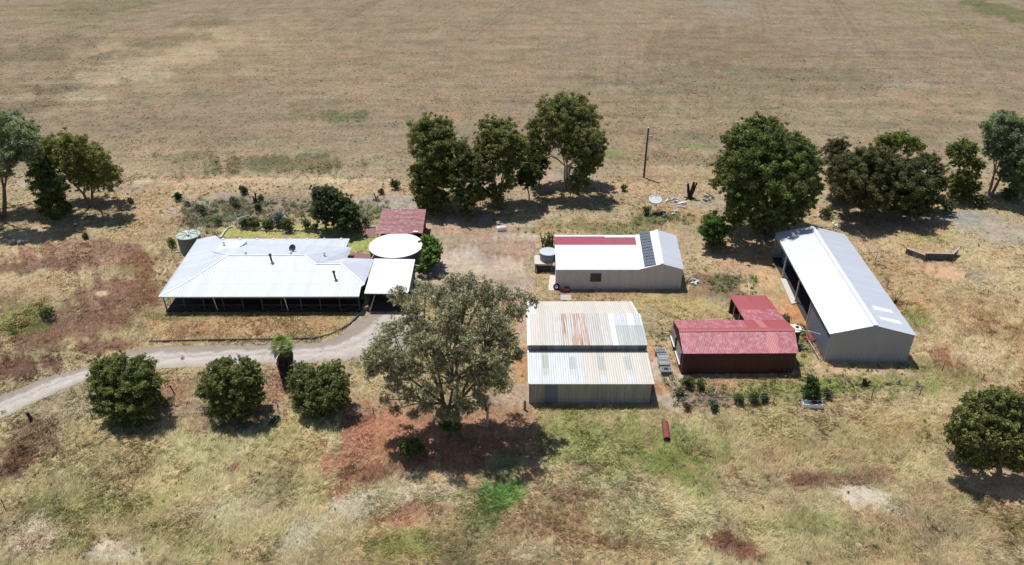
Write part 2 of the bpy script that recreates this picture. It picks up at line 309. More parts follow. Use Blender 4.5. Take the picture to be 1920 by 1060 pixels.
# ================================================================== GROUND
# patches: (u, v, ru, rv, colour as seen in sun, strength, grass height)
PATCH = [
 # far paddock
 (250, 120, 420, 70, (176, 152, 112), .5, .12), (120, 90, 160, 30, (130, 118, 92), .5, .2), (40, 110, 90, 18, (120, 110, 86), .5, .2),
 (300, 95, 130, 35, (190, 165, 128), .7, .12), (110, 30, 160, 22, (158, 143, 104), .7, .12), (210, 12, 110, 16, (128, 122, 86), .6, .2),
 (60, 200, 120, 40, (178, 156, 120), .6, .12), (30, 205, 70, 15, (118, 108, 84), .5, .2), (100, 172, 75, 14, (112, 104, 80), .5, .2), (170, 138, 75, 14, (116, 106, 82), .5, .2), (240, 106, 75, 13, (114, 106, 80), .5, .2), (310, 76, 70, 12, (116, 108, 80), .5, .2), (370, 46, 60, 11, (124, 116, 86), .5, .2), (150, 178, 70, 12, (196, 176, 142), .6, .12), (230, 140, 90, 14, (198, 176, 142), .6, .12), (320, 110, 80, 14, (192, 168, 134), .6, .12),
 (640, 222, 62, 13, (112, 120, 72), .75, .3), (560, 215, 70, 10, (122, 122, 80), .6, .25),
 (520, 315, 160, 20, (118, 112, 76), .85, .3), (360, 292, 60, 10, (120, 114, 78), .6, .25), (560, 285, 60, 7, (150, 160, 110), .6, .2),
 (700, 150, 300, 60, (168, 142, 108), .5, .12), (900, 70, 300, 60, (164, 142, 112), .5, .1), (1350, 90, 160, 40, (146, 122, 96), .55, .12),
 (1360, 15, 50, 25, (158, 148, 128), .5, .1), (1150, 220, 300, 50, (176, 148, 110), .5, .15), (1400, 150, 250, 30, (138, 128, 98), .5, .2),
 (1250, 200, 200, 40, (150, 138, 104), .5, .22), (1700, 160, 90, 8, (170, 168, 145), .6, .2), (1800, 195, 130, 30, (176, 150, 112), .6, .15),
 (1890, 25, 60, 30, (116, 120, 72), .8, .25), (1830, 60, 60, 70, (160, 148, 104), .5, .2), (1600, 230, 300, 40, (168, 150, 116), .6, .15),
 (1310, 275, 30, 5, (138, 148, 82), .8, .25), (1145, 285, 25, 12, (136, 148, 88), .8, .2), (1300, 262, 90, 8, (140, 130, 98), .6, .2),
 (1260, 300, 110, 12, (146, 126, 96), .6, .25), (1250, 325, 90, 14, (178, 148, 110), .7, .2),
 # strip between paddock and yards
 (960, 352, 900, 16, (192, 162, 124), .75, .15), (520, 340, 260, 7, (204, 176, 138), .9, .1), (90, 345, 90, 12, (176, 160, 140), .8, .05),
 (280, 385, 80, 30, (192, 160, 116), .8, .2), (80, 455, 90, 30, (200, 172, 134), .8, .12), (250, 350, 60, 10, (170, 150, 134), .7, .08),
 (1080, 335, 60, 14, (168, 150, 132), .8, .06), (960, 345, 60, 10, (160, 146, 130), .7, .06), 
 # garden bed behind the house
 (400, 390, 70, 20, (160, 148, 134), .9, .1), (500, 385, 120, 14, (152, 138, 120), .85, .12), (750, 385, 90, 20, (172, 160, 148), .9, .08), (420, 405, 60, 22, (126, 120, 88), .8, .25),
 (365, 400, 30, 14, (140, 90, 76), .5, .2), (560, 395, 120, 12, (160, 134, 112), .7, .15), (690, 400, 40, 20, (120, 120, 84), .6, .2),
 # lawn
 (560, 437, 150, 13, (178, 172, 92), 1.0, .06), (680, 455, 40, 22, (158, 160, 78), 1.0, .06), (500, 432, 60, 6, (150, 160, 74), .7, .08),
 (465, 438, 50, 15, (172, 174, 84), 1, .06), (520, 440, 50, 13, (180, 174, 92), 1, .06), (575, 441, 50, 13, (172, 170, 86), 1, .06), (625, 443, 50, 13, (170, 172, 84), 1, .06), (665, 455, 34, 20, (158, 168, 78), 1, .06),
 # reddish weeds to the left
 (170, 480, 150, 34, (150, 108, 92), .72, .22), (120, 560, 130, 30, (176, 150, 112), .8, .2), (215, 560, 90, 45, (142, 98, 84), .8, .25), (90, 500, 90, 16, (132, 90, 78), .7, .22),
 (120, 620, 100, 42, (142, 100, 86), .78, .25), (40, 690, 70, 26, (128, 86, 72), .9, .22), (30, 600, 46, 30, (150, 148, 78), .85, .25), (55, 618, 40, 12, (118, 128, 64), .8, .25), (265, 490, 50, 26, (138, 100, 66), .8, .22),
 (265, 540, 50, 36, (134, 96, 62), .7, .22), (230, 510, 30, 20, (160, 140, 84), .6, .2), (190, 440, 100, 18, (190, 160, 118), .8, .15), (30, 540, 60, 24, (182, 156, 118), .7, .2),
 (185, 553, 14, 5, (205, 180, 140), .9, .03), (180, 655, 60, 14, (132, 92, 76), .8, .2),
 # front yard
 (470, 612, 205, 25, (192, 160, 112), 1.0, .16), (380, 618, 60, 16, (186, 138, 102), .6, .16), (560, 612, 60, 12, (188, 140, 104), .5, .16), (320, 592, 90, 8, (150, 138, 72), .6, .14), (640, 600, 40, 12, (182, 158, 88), .6, .14), (450, 590, 220, 3, (132, 132, 66), .8, .18),
 # gravel apron and central yard
 (730, 620, 90, 40, (170, 156, 142), 1.0, .0), (700, 670, 70, 26, (178, 162, 146), .8, .03), (880, 490, 140, 70, (190, 170, 154), 1.0, .03), (850, 450, 60, 20, (176, 142, 112), .6, .08),
 (900, 432, 90, 10, (180, 142, 108), .6, .1), (940, 470, 55, 22, (164, 124, 100), .6, .12), (990, 510, 26, 30, (150, 142, 96), .6, .1), (1010, 430, 90, 10, (158, 128, 78), .7, .1), (1000, 405, 70, 14, (192, 166, 128), .7, .12),
 (880, 540, 90, 30, (182, 162, 144), .8, .02), (975, 620, 22, 60, (186, 158, 132), .9, .02), (970, 690, 24, 40, (190, 136, 88), .8, .02), (960, 740, 30, 20, (176, 150, 130), .7, .03),
 (960, 420, 40, 8, (180, 160, 140), .7, .03), (930, 760, 50, 20, (170, 150, 134), .7, .05),
 # between the sheds
 (1180, 425, 110, 14, (138, 128, 76), .8, .16), (1290, 400, 50, 20, (178, 150, 108), .8, .2), (1320, 380, 60, 12, (180, 162, 140), .7, .08), (1240, 410, 60, 14, (120, 124, 70), .7, .22), (1360, 480, 80, 36, (190, 160, 124), .9, .12),
 (1270, 445, 30, 30, (184, 154, 118), .7, .1), (1330, 535, 60, 26, (140, 104, 84), .85, .12), (1365, 525, 50, 16, (124, 120, 88), .7, .2), (1320, 562, 50, 12, (166, 156, 140), .7, .06), (1240, 572, 110, 26, (186, 165, 110), .95, .14),
 (1225, 545, 110, 10, (176, 144, 100), .8, .1), (1100, 552, 90, 8, (172, 144, 110), .8, .08), (1235, 620, 30, 40, (176, 160, 124), .8, .12), (1238, 685, 30, 44, (196, 146, 100), .8, .04), (1245, 700, 26, 26, (196, 180, 160), .9, .03), (1290, 550, 40, 12, (140, 110, 80), .5, .1),
 (1420, 510, 40, 40, (196, 160, 116), .9, .06), (1480, 590, 46, 46, (202, 142, 90), .95, .03), (1525, 640, 24, 44, (204, 138, 84), .95, .02), (1440, 545, 24, 34, (200, 158, 110), .9, .04), (1500, 640, 26, 26, (130, 136, 80), .6, .2), (1400, 540, 16, 14, (212, 176, 136), .8, .02),
 (1620, 692, 100, 9, (200, 160, 126), .9, .03), (1480, 680, 40, 14, (150, 150, 84), .6, .2),
 # right paddock
 (1780, 560, 170, 160, (186, 158, 116), 1.0, .30), (1690, 540, 60, 90, (190, 156, 108), .6, .3), (1650, 450, 90, 34, (190, 162, 126), .8, .16), (1850, 420, 80, 26, (172, 162, 146), .9, .04), (1810, 408, 40, 14, (150, 152, 146), .8, .02), (1700, 425, 60, 10, (180, 156, 128), .7, .1),
 (1740, 448, 60, 8, (168, 158, 92), .7, .25), (1790, 515, 44, 18, (214, 174, 134), .95, .02), (1832, 515, 22, 14, (160, 152, 146), .8, .02), (1730, 600, 36, 20, (140, 148, 70), .85, .3), (1780, 668, 36, 20, (158, 104, 76), .8, .25),
 (1830, 640, 60, 50, (192, 172, 138), .6, .3), (1890, 560, 40, 70, (198, 172, 132), .6, .3), (1500, 740, 170, 36, (172, 150, 102), .8, .22), (1400, 735, 90, 20, (142, 146, 72), .7, .25), (1680, 725, 130, 20, (146, 146, 76), .75, .25), (1560, 725, 50, 20, (134, 142, 66), .8, .25), (1780, 700, 60, 20, (150, 146, 80), .6, .25),
 (1330, 720, 60, 14, (184, 146, 106), .8, .15), (1290, 745, 60, 26, (160, 140, 110), .8, .2), (1260, 750, 26, 20, (200, 180, 162), .9, .03), (1240, 730, 16, 12, (196, 136, 96), .7, .03),
 # foreground
 (330, 900, 380, 150, (196, 180, 130), .95, .35), (60, 830, 60, 60, (136, 100, 80), .8, .25), (20, 880, 40, 40, (120, 84, 72), .6, .25), (120, 760, 120, 34, (168, 152, 120), .8, .2), (400, 760, 260, 40, (178, 148, 116), .8, .18), (330, 730, 50, 26, (172, 134, 104), .7, .16), (520, 725, 30, 30, (176, 130, 104), .7, .14),
 (700, 770, 70, 20, (180, 158, 132), .8, .12), (760, 830, 170, 68, (188, 130, 96), .95, .16), (650, 850, 60, 60, (180, 122, 94), .9, .16), (880, 860, 70, 40, (168, 110, 78), .8, .12), (700, 885, 90, 16, (134, 90, 72), .8, .2), (880, 790, 110, 30, (160, 120, 92), .7, .08),
 (110, 950, 120, 26, (146, 150, 84), .5, .3), (280, 950, 80, 30, (146, 152, 80), .5, .3), (60, 1010, 80, 40, (196, 180, 154), .7, .1), (220, 1035, 60, 24, (200, 184, 160), .8, .05), (440, 960, 90, 34, (192, 178, 146), .6, .25), (520, 900, 60, 30, (150, 138, 104), .6, .3), (570, 1000, 50, 40, (204, 194, 170), .7, .25), (150, 1010, 50, 16, (140, 148, 70), .6, .3), (330, 1000, 90, 30, (150, 146, 90), .5, .3), (440, 878, 14, 10, (150, 100, 84), .7, .2),
 (790, 930, 110, 36, (198, 184, 154), .7, .3), (660, 940, 40, 30, (204, 194, 174), .7, .2), (780, 955, 50, 14, (164, 116, 88), .7, .15), (740, 975, 40, 10, (180, 128, 96), .7, .12), (920, 900, 24, 40, (150, 160, 110), .6, .25), (900, 960, 70, 60, (150, 150, 92), .6, .3), (740, 1025, 90, 34, (140, 150, 66), .75, .3), (860, 1040, 60, 40, (138, 134, 92), .6, .3),
 (945, 920, 38, 24, (98, 150, 56), .9, .38), (925, 945, 34, 20, (92, 130, 56), .8, .35), (945, 870, 26, 22, (116, 138, 74), .7, .3), (900, 980, 40, 16, (118, 138, 72), .6, .3), (985, 890, 30, 12, (176, 122, 90), .8, .15), (1010, 840, 40, 30, (176, 130, 98), .8, .15),
 (1180, 840, 170, 60, (150, 158, 84), .75, .25), (1250, 860, 60, 40, (134, 156, 66), .7, .28), (1120, 800, 110, 20, (150, 152, 84), .7, .22), (1100, 770, 100, 8, (140, 146, 72), .7, .2), (1310, 900, 40, 50, (128, 152, 62), .5, .3), (1080, 930, 40, 16, (142, 100, 80), .85, .25), (1060, 980, 90, 50, (166, 130, 98), .7, .22), (1145, 1015, 40, 18, (156, 112, 84), .7, .2), (1120, 880, 40, 14, (150, 116, 90), .6, .22),
 (1240, 990, 140, 60, (190, 180, 136), .6, .35), (1150, 900, 70, 20, (182, 176, 120), .6, .3), (1000, 1040, 60, 20, (200, 190, 160), .6, .3),
 (1450, 850, 200, 50, (178, 154, 110), .7, .3), (1620, 850, 160, 60, (172, 154, 110), .85, .35), (1700, 800, 160, 30, (182, 158, 106), .7, .3), (1400, 800, 140, 30, (180, 166, 112), .7, .3), (1540, 905, 160, 14, (134, 96, 72), .8, .25), (1650, 890, 60, 12, (136, 98, 74), .6, .25), (1500, 900, 40, 12, (132, 88, 70), .7, .25),
 (1650, 940, 70, 26, (206, 190, 166), .95, .03), (1690, 960, 30, 14, (210, 194, 172), .9, .02), (1590, 925, 30, 10, (200, 188, 160), .8, .05), (1360, 1030, 54, 28, (140, 90, 72), .95, .22), (1800, 980, 130, 60, (158, 140, 104), .7, .35), (1880, 985, 40, 20, (156, 152, 86), .6, .3), (1860, 900, 60, 30, (204, 168, 126), .9, .05), (1905, 930, 30, 20, (212, 172, 128), .8, .03), (1560, 1010, 160, 40, (170, 162, 112), .6, .35), (1500, 985, 90, 20, (150, 156, 84), .5, .3), (1740, 1030, 90, 30, (162, 146, 108), .5, .35),
]
_pa = []
for (u, v, ru, rv, c, st, hh) in PATCH:
    p = G(u, v); q = G(u + ru, v); a = G(u, v + rv); b_ = G(u, max(v - rv, -40))
    _pa.append((p.x, (a.y + b_.y) / 2, q.x - p.x, (b_.y - a.y) / 2, np.array(srgb(*c)), st, hh))
KG = 1.10
DESAT = 0.22
DL = [(-160, 800), (-60, 762), (0, 740), (100, 702), (170, 684), (240, 657), (300, 649), (400, 647), (520, 645), (600, 640), (640, 625), (672, 600), (690, 586)]
DR = [(-160, 850), (-60, 812), (0, 786), (100, 738), (180, 708), (260, 694), (330, 690), (420, 686), (520, 682), (600, 678), (670, 672), (740, 640), (790, 590)]
_dp = [G(*q) for q in DL + DR[::-1]]
def ondrive(X, Y):
    c = np.zeros(len(X), bool); n = len(_dp)
    for k in range(n):
        a, b_ = _dp[k], _dp[(k + 1) % n]
        if abs(a.y - b_.y) < 1e-9: continue
        c ^= ((a.y > Y) != (b_.y > Y)) & (X < (b_.x - a.x) * (Y - a.y) / (b_.y - a.y) + a.x)
    return c
def ground_eval(X, Y):
    n = len(X); col = np.empty((n, 3)); hgt = np.empty(n)
    base = np.array(srgb(161, 140, 113)); near = np.array(srgb(186, 165, 124))
    t = np.clip((150 - Y) / 60, 0, 1)[:, None]; col[:] = base * (1 - t) + near * t
    hgt[:] = 0.12 + 0.1 * t[:, 0]
    sc = np.clip(Y / 90, 0.6, 3.0)
    wx = (fbm(X / (7 * sc), Y / (7 * sc), 5) - .5); wy = (fbm(X / (7 * sc) + 50, Y / (7 * sc) + 80, 5) - .5)
    w2 = fbm(X / (1.3 * sc) + 11, Y / (1.3 * sc) + 4, 4) - .5; w3 = fbm(X / (1.3 * sc) + 71, Y / (1.3 * sc) + 44, 4) - .5; w4 = (vnoise(X / (.45 * sc), Y / (.45 * sc)) - .5) * .55
    for (cx, cy, rx, ry, c, st, hh) in _pa:
        m = (np.abs(X - cx) < rx * 1.9) & (np.abs(Y - cy) < ry * 1.9)
        if not m.any(): continue
        dx = (X[m] - cx) / rx + wx[m] * 1.6 + w2[m] * .9; dy = (Y[m] - cy) / ry + wy[m] * 1.6 + w3[m] * .9
        d = np.sqrt(dx * dx + dy * dy) + w4[m]; k = np.clip((1.15 - d) / 0.45, 0, 1); k = k * k * (3 - 2 * k) * st
        col[m] = col[m] * (1 - k[:, None]) + c[None, :] * k[:, None]; hgt[m] = hgt[m] * (1 - k) + hh * k
    # mottling
    f1 = fbm(X / 3.1 + 5, Y / 3.1, 5) - .5; f2 = fbm(X / 0.9 + 31, Y / 0.9 + 7, 4) - .5; f3 = fbm(X / 14 + 3, Y / 9 + 71, 4) - .5
    str_ = fbm(X / 26 + 9, Y / 2.2, 4) - .5
    far = np.clip((Y - 110) / 40, 0, 1)
    g = 1 + f1 * 0.5 + f2 * 0.35 + f3 * 0.25 + str_ * 0.35 * far
    col = col * g[:, None]
    h = (fbm(X / 5.3 + 91, Y / 4.1 + 13, 4) - .5)[:, None]; h2 = (fbm(X / 2.3 + 61, Y / 1.9 + 3, 4) - .5)[:, None]
    col = col * (1 + h * np.array([[0.18, -0.04, -0.22]])) * (1 + h2 * np.array([[-0.22, 0.10, -0.14]]))
    # wheel marks and mowing lines crossing the far paddock
    for (a, b_) in (((550, 90), (745, -20)), ((880, 70), (1000, -10)), ((1560, 60), (1500, -10)), ((1600, 70), (1545, -20)), ((1660, 120), (1570, 0)), ((1440, 60), (1420, -20)), ((1880, 150), (1760, 0)), ((800, 60), (850, 30))):
        A = G(*a); B = G(*b_); d = (B - A); ln = d.length; d /= ln
        s_ = (X - A.x) * d.x + (Y - A.y) * d.y; e = np.abs((X - A.x) * d.y - (Y - A.y) * d.x)
        k = np.clip(1 - np.abs(e - 1.1) / 0.8, 0, 1) * (s_ > 0) * (s_ < ln)
        col = col * (1 - 0.16 * k[:, None])
    col = col * (1 - .17 * np.clip((Y - 120) / 25, 0, 1))[:, None] * .97
    lum = (col * np.array([[.3, .55, .15]])).sum(1, keepdims=True); col = lum * DESAT * np.array([[1.04, 1.0, .94]]) + col * (1 - DESAT)
    return np.clip(col / KG, 0.01, 0.75), hgt
def rows():
    ys = [-60.0, -20, 10, 25, 33]
    y = 38.0
    while y < 330: ys.append(y); y += 0.15 * (y / 45) ** 1.5
    while y < 6000: ys.append(y); y *= 1.25
    return np.array(ys)
ys = rows()
near_x = np.arange(-62, 62.01, 0.22); side = []; x = 62.0; st = 0.24
while x < 240: x += st; st *= 1.012; side.append(x)
while x < 6000: x *= 1.4; side.append(x)
xs = np.concatenate([-np.array(side)[::-1], near_x, np.array(side)])
XX, YY = np.meshgrid(xs, ys); nx, ny = len(xs), len(ys)
X, Y = XX.ravel(), YY.ravel()
gc, gh = ground_eval(X, Y)
Z = (fbm(X / 2.5, Y / 2.5, 3) - .5) * 0.16 + (fbm(X / 0.7 + 40, Y / 0.7, 2) - .5) * 0.10
Z = Z * np.clip(gh * 6, 0.25, 1.2) * (Y < 400) - 0.06; Z[ondrive(X, Y)] = -0.07
i = np.arange((nx - 1) * (ny - 1)); r_, c_ = i // (nx - 1), i % (nx - 1); a = r_ * nx + c_
F = np.stack([a, a + 1, a + nx + 1, a + nx], 1)
m, N, L, b = newmat('dry_ground')
at = N.new("ShaderNodeAttribute"); at.attribute_name = "Col"
tc = N.new("ShaderNodeTexCoord").outputs["Object"]
n1 = noise(N, L, mapping(N, L, tc, (1, 0.6, 1)), 1.6, 8, 0.7); n2 = noise(N, L, tc, 9.0, 6, 0.75)
n3 = noise(N, L, mapping(N, L, tc, (0.12, 1.1, 1)), 0.8, 8, 0.7)
c = mixc(N, L, 1.0, at.outputs["Color"], ramp(N, L, n1, [(0.3, (0.72, 0.70, 0.66)), (0.7, (1.22, 1.22, 1.2))]), 'MULTIPLY')
c = mixc(N, L, 1.0, c, ramp(N, L, n2, [(0.32, (0.60, 0.58, 0.55)), (0.5, (1, 1, 1)), (0.72, (1.35, 1.33, 1.28))]), 'MULTIPLY')
c = mixc(N, L, 1.0, c, ramp(N, L, n3, [(0.3, (0.85, 0.86, 0.84)), (0.7, (1.12, 1.1, 1.08))]), 'MULTIPLY')
L.new(c, b.inputs["Base Color"]); b.inputs["Roughness"].default_value = 0.95; b.inputs["Specular IOR Level"].default_value = 0.1
bp = N.new("ShaderNodeBump"); bp.inputs["Strength"].default_value = 0.9; bp.inputs["Distance"].default_value = 0.10
L.new(noise(N, L, tc, 5.0, 8, 0.75), bp.inputs["Height"]); L.new(bp.outputs[0], b.inputs["Normal"])
struct(npmesh('ground', np.stack([X, Y, Z], 1), F, gc, m, (0, 0, 0)))

# ---- sheets laid on the ground (driveway, gravel, paving)
def ribbon(name, left, right, mat, z=0.03, jag=0.25, sub=10, seed=1):
    rs = random.Random(seed); A = [G(*p) for p in left]; B = [G(*p) for p in right]
    def dens(P):
        o = []
        for k in range(len(P) - 1):
            p0, p1, p2, p3 = P[max(k - 1, 0)], P[k], P[k + 1], P[min(k + 2, len(P) - 1)]
            for j in range(sub):
                t = j / sub
                o.append(0.5 * ((2 * p1) + (p2 - p0) * t + (2 * p0 - 5 * p1 + 4 * p2 - p3) * t * t + (3 * p1 - p0 - 3 * p2 + p3) * t ** 3))
        o.append(P[-1]); return o
    A, B = dens(A), dens(B); mb = MB()
    w_ = [(rs.uniform(-jag, jag), rs.uniform(-jag, jag)) for _ in A]
    A, B = [a + (b_ - a).normalized() * k[0] + Vector((0, 0, z)) for a, b_, k in zip(A, B, w_)], [b_ + (b_ - a).normalized() * k[1] + Vector((0, 0, z)) for a, b_, k in zip(A, B, w_)]
    for k in range(len(A) - 1):
        for j in range(8):
            q = lambda P0, P1, t: P0.lerp(P1, t); j0, j1 = j / 8, (j + 1) / 8
            mb.face([q(A[k], B[k], j0), q(A[k + 1], B[k + 1], j0), q(A[k + 1], B[k + 1], j1), q(A[k], B[k], j1)], uv=[(k, j0), (k + 1, j0), (k + 1, j1), (k, j1)])
    return struct(mb.build(name, mat))
m, N, L, b = newmat('driveway_gravel'); tc = N.new("ShaderNodeTexCoord").outputs["Object"]
c = mixc(N, L, noise(N, L, mapping(N, L, tc, (0.5, 1.6, 1)), 0.9, 7, 0.65), (0.34, 0.305, 0.275), (0.55, 0.50, 0.455))
c = mixc(N, L, 1.0, c, ramp(N, L, noise(N, L, tc, 14, 5, 0.8), [(0.3, (0.74, 0.73, 0.71)), (0.7, (1.2, 1.2, 1.2))]), 'MULTIPLY')
spu = N.new("ShaderNodeSeparateXYZ"); L.new(N.new("ShaderNodeUVMap").outputs[0], spu.inputs[0])
ac = mth(N, L, 'ADD', spu.outputs[1], mth(N, L, 'MULTIPLY', mth(N, L, 'SUBTRACT', noise(N, L, tc, 0.5, 6, 0.7), 0.5), 0.5))
c = mixc(N, L, 1.0, c, ramp(N, L, ac, [(0.0, (.62, .56, .50)), (0.26, (.68, .62, .56)), (0.38, (1.1, 1.1, 1.1)), (0.5, (.90, .87, .84)), (0.62, (1.12, 1.12, 1.12)), (0.78, (1.0, .98, .95)), (1.0, (.78, .73, .66))]), 'MULTIPLY')
L.new(c, b.inputs["Base Color"]); b.inputs["Roughness"].default_value = 0.95
bp = N.new("ShaderNodeBump"); bp.inputs["Strength"].default_value = 0.6; bp.inputs["Distance"].default_value = 0.05
L.new(noise(N, L, tc, 10, 6, 0.8), bp.inputs["Height"]); L.new(bp.outputs[0], b.inputs["Normal"]); M['gravel'] = m
ribbon('driveway', DL, DR, 'gravel', -0.035, 0.22, 9)

# ================================================================== BUILDINGS
V3 = Vector
FOOT = []                                  # ground covered by buildings and slabs (no grass there)
# ---- homestead
h = thing('house', 'long low homestead with a silver hipped metal roof and a dark front verandah', 'house', (-31, 86, 0))
e = 2.4
FLc, FRc = V3((-43.55, 79.0, e)), V3((-18.9, 79.1, e)); BLc = V3((-44.5, 94.75, e)); BRc = V3((-23.03, 94.8, e))
bL = V3((-41.0, G(399, 528.5, 3.0).y, 3.0)); bR = V3((G(677.5, 530, 3.0).x, bL.y, 3.0)); rL = V3((-37.0, 85.9, 4.5)); bB = V3((-41.9, 94.7, 3.0))
nF = (rL - bL).cross(bR - bL); rR, r2L, r2R, hp = [ONP(*q, bL, nF) for q in ((571.5, 478.6), (592.7, 495.3), (639.5, 495.3), (683, 534))]
hp = G(683, 534, 2.85); cB = G(701.5, 486, 2.8); W2 = V3((-22.2, 92.0, e)); W3 = V3((-22.3, 89.1, e)); B2 = V3((-23.03, 92.4, e))
zf = 2.4 + .6 * (80.7 - 79.05) / (bL.y - 79.05)
mb = MB()
mb.slab([FLc, FRc, V3((-18.9, 80.7, zf)), bR, bL], 0.05, (1, 0, 0)); mb.slab([V3((-18.9, 80.7, zf)), hp, bR], .05, (1, 0, 0)); mb.slab([FLc, bL, bB, BLc], 0.05, (0, 1, 0))
mb.slab([bL, bR, r2R, r2L, rR, rL], 0.05, (1, 0, 0))
q1 = G(406.3, 472, 3.55); q2 = G(417.5, 452.3, 3.55)
mb.slab([bL, rL, q1, q2, bB], 0.05, (0, 1, 0))
mb.slab([rL, rR, W2, B2, BRc, V3((-42.2, 94.8, e)), V3((-40.6, 89.3, 3.3))], 0.05, (1, 0, 0))
mb.slab([rR, W2, W3, r2L], 0.05, (0, 1, 0)); mb.slab([r2L, W3, cB, r2R], 0.05, (1, 0, 0)); mb.slab([r2R, cB, hp, bR], 0.05, (0, 1, 0))
rf = mb.build('roof', 'zinc', h)
mb = MB(); mb.slab([q1 + V3((0, 0, .03)), q2 + V3((0, 0, .03)), G(462.8, 452, 3.50), G(444.7, 466.5, 3.50)], 0.45)
mb.build('raised_roof_panel', 'white_roof', h)
mb = MB()
for P in ([FLc, bL], [bL, rL], [rL, rR], [rR, r2L], [r2L, r2R], [r2R, bR], [bR, hp]):
    mb.bar(P[0] + V3((0, 0, .015)), P[1] + V3((0, 0, .015)), 0.22, 0.03)
mb.build('ridge_cap', 'white_roof', rf)
mb = MB(); g = V3((0, -.07, -.06)); mb.bar(FLc + g, FRc + g, 0.12, 0.14); mb.bar(FLc + V3((-.07, -.1, -.06)), BLc + V3((-.07, 0, -.06)), 0.12, 0.14)
mb.bar(BLc + V3((0, .07, -.06)), BRc + V3((0, .07, -.06)), 0.12, 0.14); mb.build('gutter', 'gal', rf)
for k in range(9): mb = MB(); mb.box(BLc.lerp(BRc, (k + .5) / 9) + V3((0, .0, .05)), (.25, .25, .12)); mb.build('eave_bracket', 'white_flat', rf)
for (u, v, yy) in ((510, 491, 84.9), (629, 523, 83.0)):
    p = ONP(u, v, bL, (rL - bL).cross(bR - bL)); mb = MB(); mb.tube([p - V3((0, 0, .15)), p + V3((-.1, 0, .95))], .13, 10); mb.tube([p + V3((-.1, 0, .95)), p + V3((-.1, 0, 1.12))], .2, 10)
    f = mb.build('flue', 'iron', rf); mb = MB(); n = (rL - bL).cross(bR - bL).normalized(); n = n if n.z > 0 else -n; d = V3((0, -n.z, n.y))
    mb.slab([p + n * .06 + V3((-.32, 0, 0)) - d * .9, p + n * .06 + V3((.32, 0, 0)) - d * .9, p + n * .06 + V3((.32, 0, 0)) + d * .35, p + n * .06 + V3((-.32, 0, 0)) + d * .35], .03); mb.build('flashing', 'white_flat', f)
for (u, v, z) in ((419.5, 458, 3.75), (461, 477, 4.45), (546, 477, 4.45), (608, 477.5, 3.8)):
    p = G(u, v, z); mb = MB(); mb.tube([p - V3((0, 0, .2)), p + V3((0, 0, .22)), p + V3((0, 0, .4))], [.09, .2, .12], 10); mb.build('roof_vent', 'white_flat', rf)
p = G(550, 470, 4.0); mb = MB()                                            # satellite dish
mb.tube([p - V3((0, .0, .6)), p + V3((0, 0, .25))], .035, 6); n = V3((-.25, -.75, .55)).normalized(); q = n.to_track_quat('Z', 'Y').to_matrix(); cc = p + V3((0, 0, .35))
ri = [[cc + n * (.16 * t * t) + q @ V3((.5 * t * math.cos(a_), .5 * t * math.sin(a_), 0)) for a_ in [2 * math.pi * k / 18 for k in range(18)]] for t in (.01, .5, 1)]
for k in range(2):
    for j in range(18): mb.face([ri[k][j], ri[k][(j + 1) % 18], ri[k + 1][(j + 1) % 18], ri[k + 1][j]], True)
mb.bar(cc, cc + n * .45, .04); mb.build('satellite_dish', 'iron', rf)
p = BLc.lerp(BRc, .58); mb = MB(); mb.tube([p, p + V3((0, 0, 1.3))], .03, 6); mb.bar(p + V3((-.3, 0, 1.2)), p + V3((.3, 0, 1.2)), .03); mb.build('antenna', 'gal', rf)
mb = MB()                                                                  # walls under the verandah
Wl, Wr, Wf, Wb = -41.3, -19.6, 82.0, 94.3
mb.wall((Wl, Wf), (Wr, Wf), [(0, 2.85), (1, 2.8)], .15); mb.wall((Wl, Wb), (Wl, Wf), [(0, 2.9), (1, 2.85)], .15); mb.wall((-23.3, Wb), (Wl, Wb), [(0, 2.35), (1, 2.35)], .15)
mb.wall((Wr, Wf), (Wr, 88.0), [(0, 2.6), (1, 2.4)], .15); mb.wall((-23.3, 89.0), (-23.3, Wb), [(0, 2.3), (1, 2.3)], .15); mb.wall((Wr, 88.0), (-23.3, 88.4), [(0, 2.4), (1, 2.4)], .15)
mb.build('wall', 'brick', h)
for k, x in enumerate((-39.5, -36.2, -31.0, -27.2, -22.6)):
    mb = MB(); mb.box((x, Wf - .02, 1.45), (1.5, .1, 1.1)); f = mb.build('window', 'timber', h); mb = MB(); mb.box((x, Wf - .08, 1.45), (1.3, .03, .9)); mb.build('pane', 'glass', f)
mb = MB(); mb.box((-33.6, Wf - .03, 1.05), (.95, .1, 2.1)); mb.build('door', 'timber', h)
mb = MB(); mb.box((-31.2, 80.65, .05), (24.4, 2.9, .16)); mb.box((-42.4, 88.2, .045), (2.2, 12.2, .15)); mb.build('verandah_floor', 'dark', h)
pxs = [-43.25 + k * (24.2 / 10) for k in range(11)]
for k, x in enumerate(pxs):
    mb = MB(); mb.box((x, 79.3, 1.2), (.11, .11, 2.45)); mb.build('verandah_post', 'iron', h)
for k in range(5):
    mb = MB(); mb.box((-43.35 - k * .22, 82.4 + k * 3, 1.2), (.11, .11, 2.4)); mb.build('verandah_post', 'iron', h)
for k in range(10):                                                        # rails with crossed braces
    if k == 4: continue
    a, b2 = pxs[k], pxs[k + 1]; mb = MB()
    mb.box(((a + b2) / 2, 79.3, 1.0), (b2 - a - .12, .05, .06)); mb.box(((a + b2) / 2, 79.3, .25), (b2 - a - .12, .05, .06))
    mb.bar((a + .06, 79.3, .28), (b2 - .06, 79.3, .97), .035); mb.bar((a + .06, 79.34, .97), (b2 - .06, 79.34, .28), .035)
    mb.build('balustrade', 'iron', h)
mb = MB()
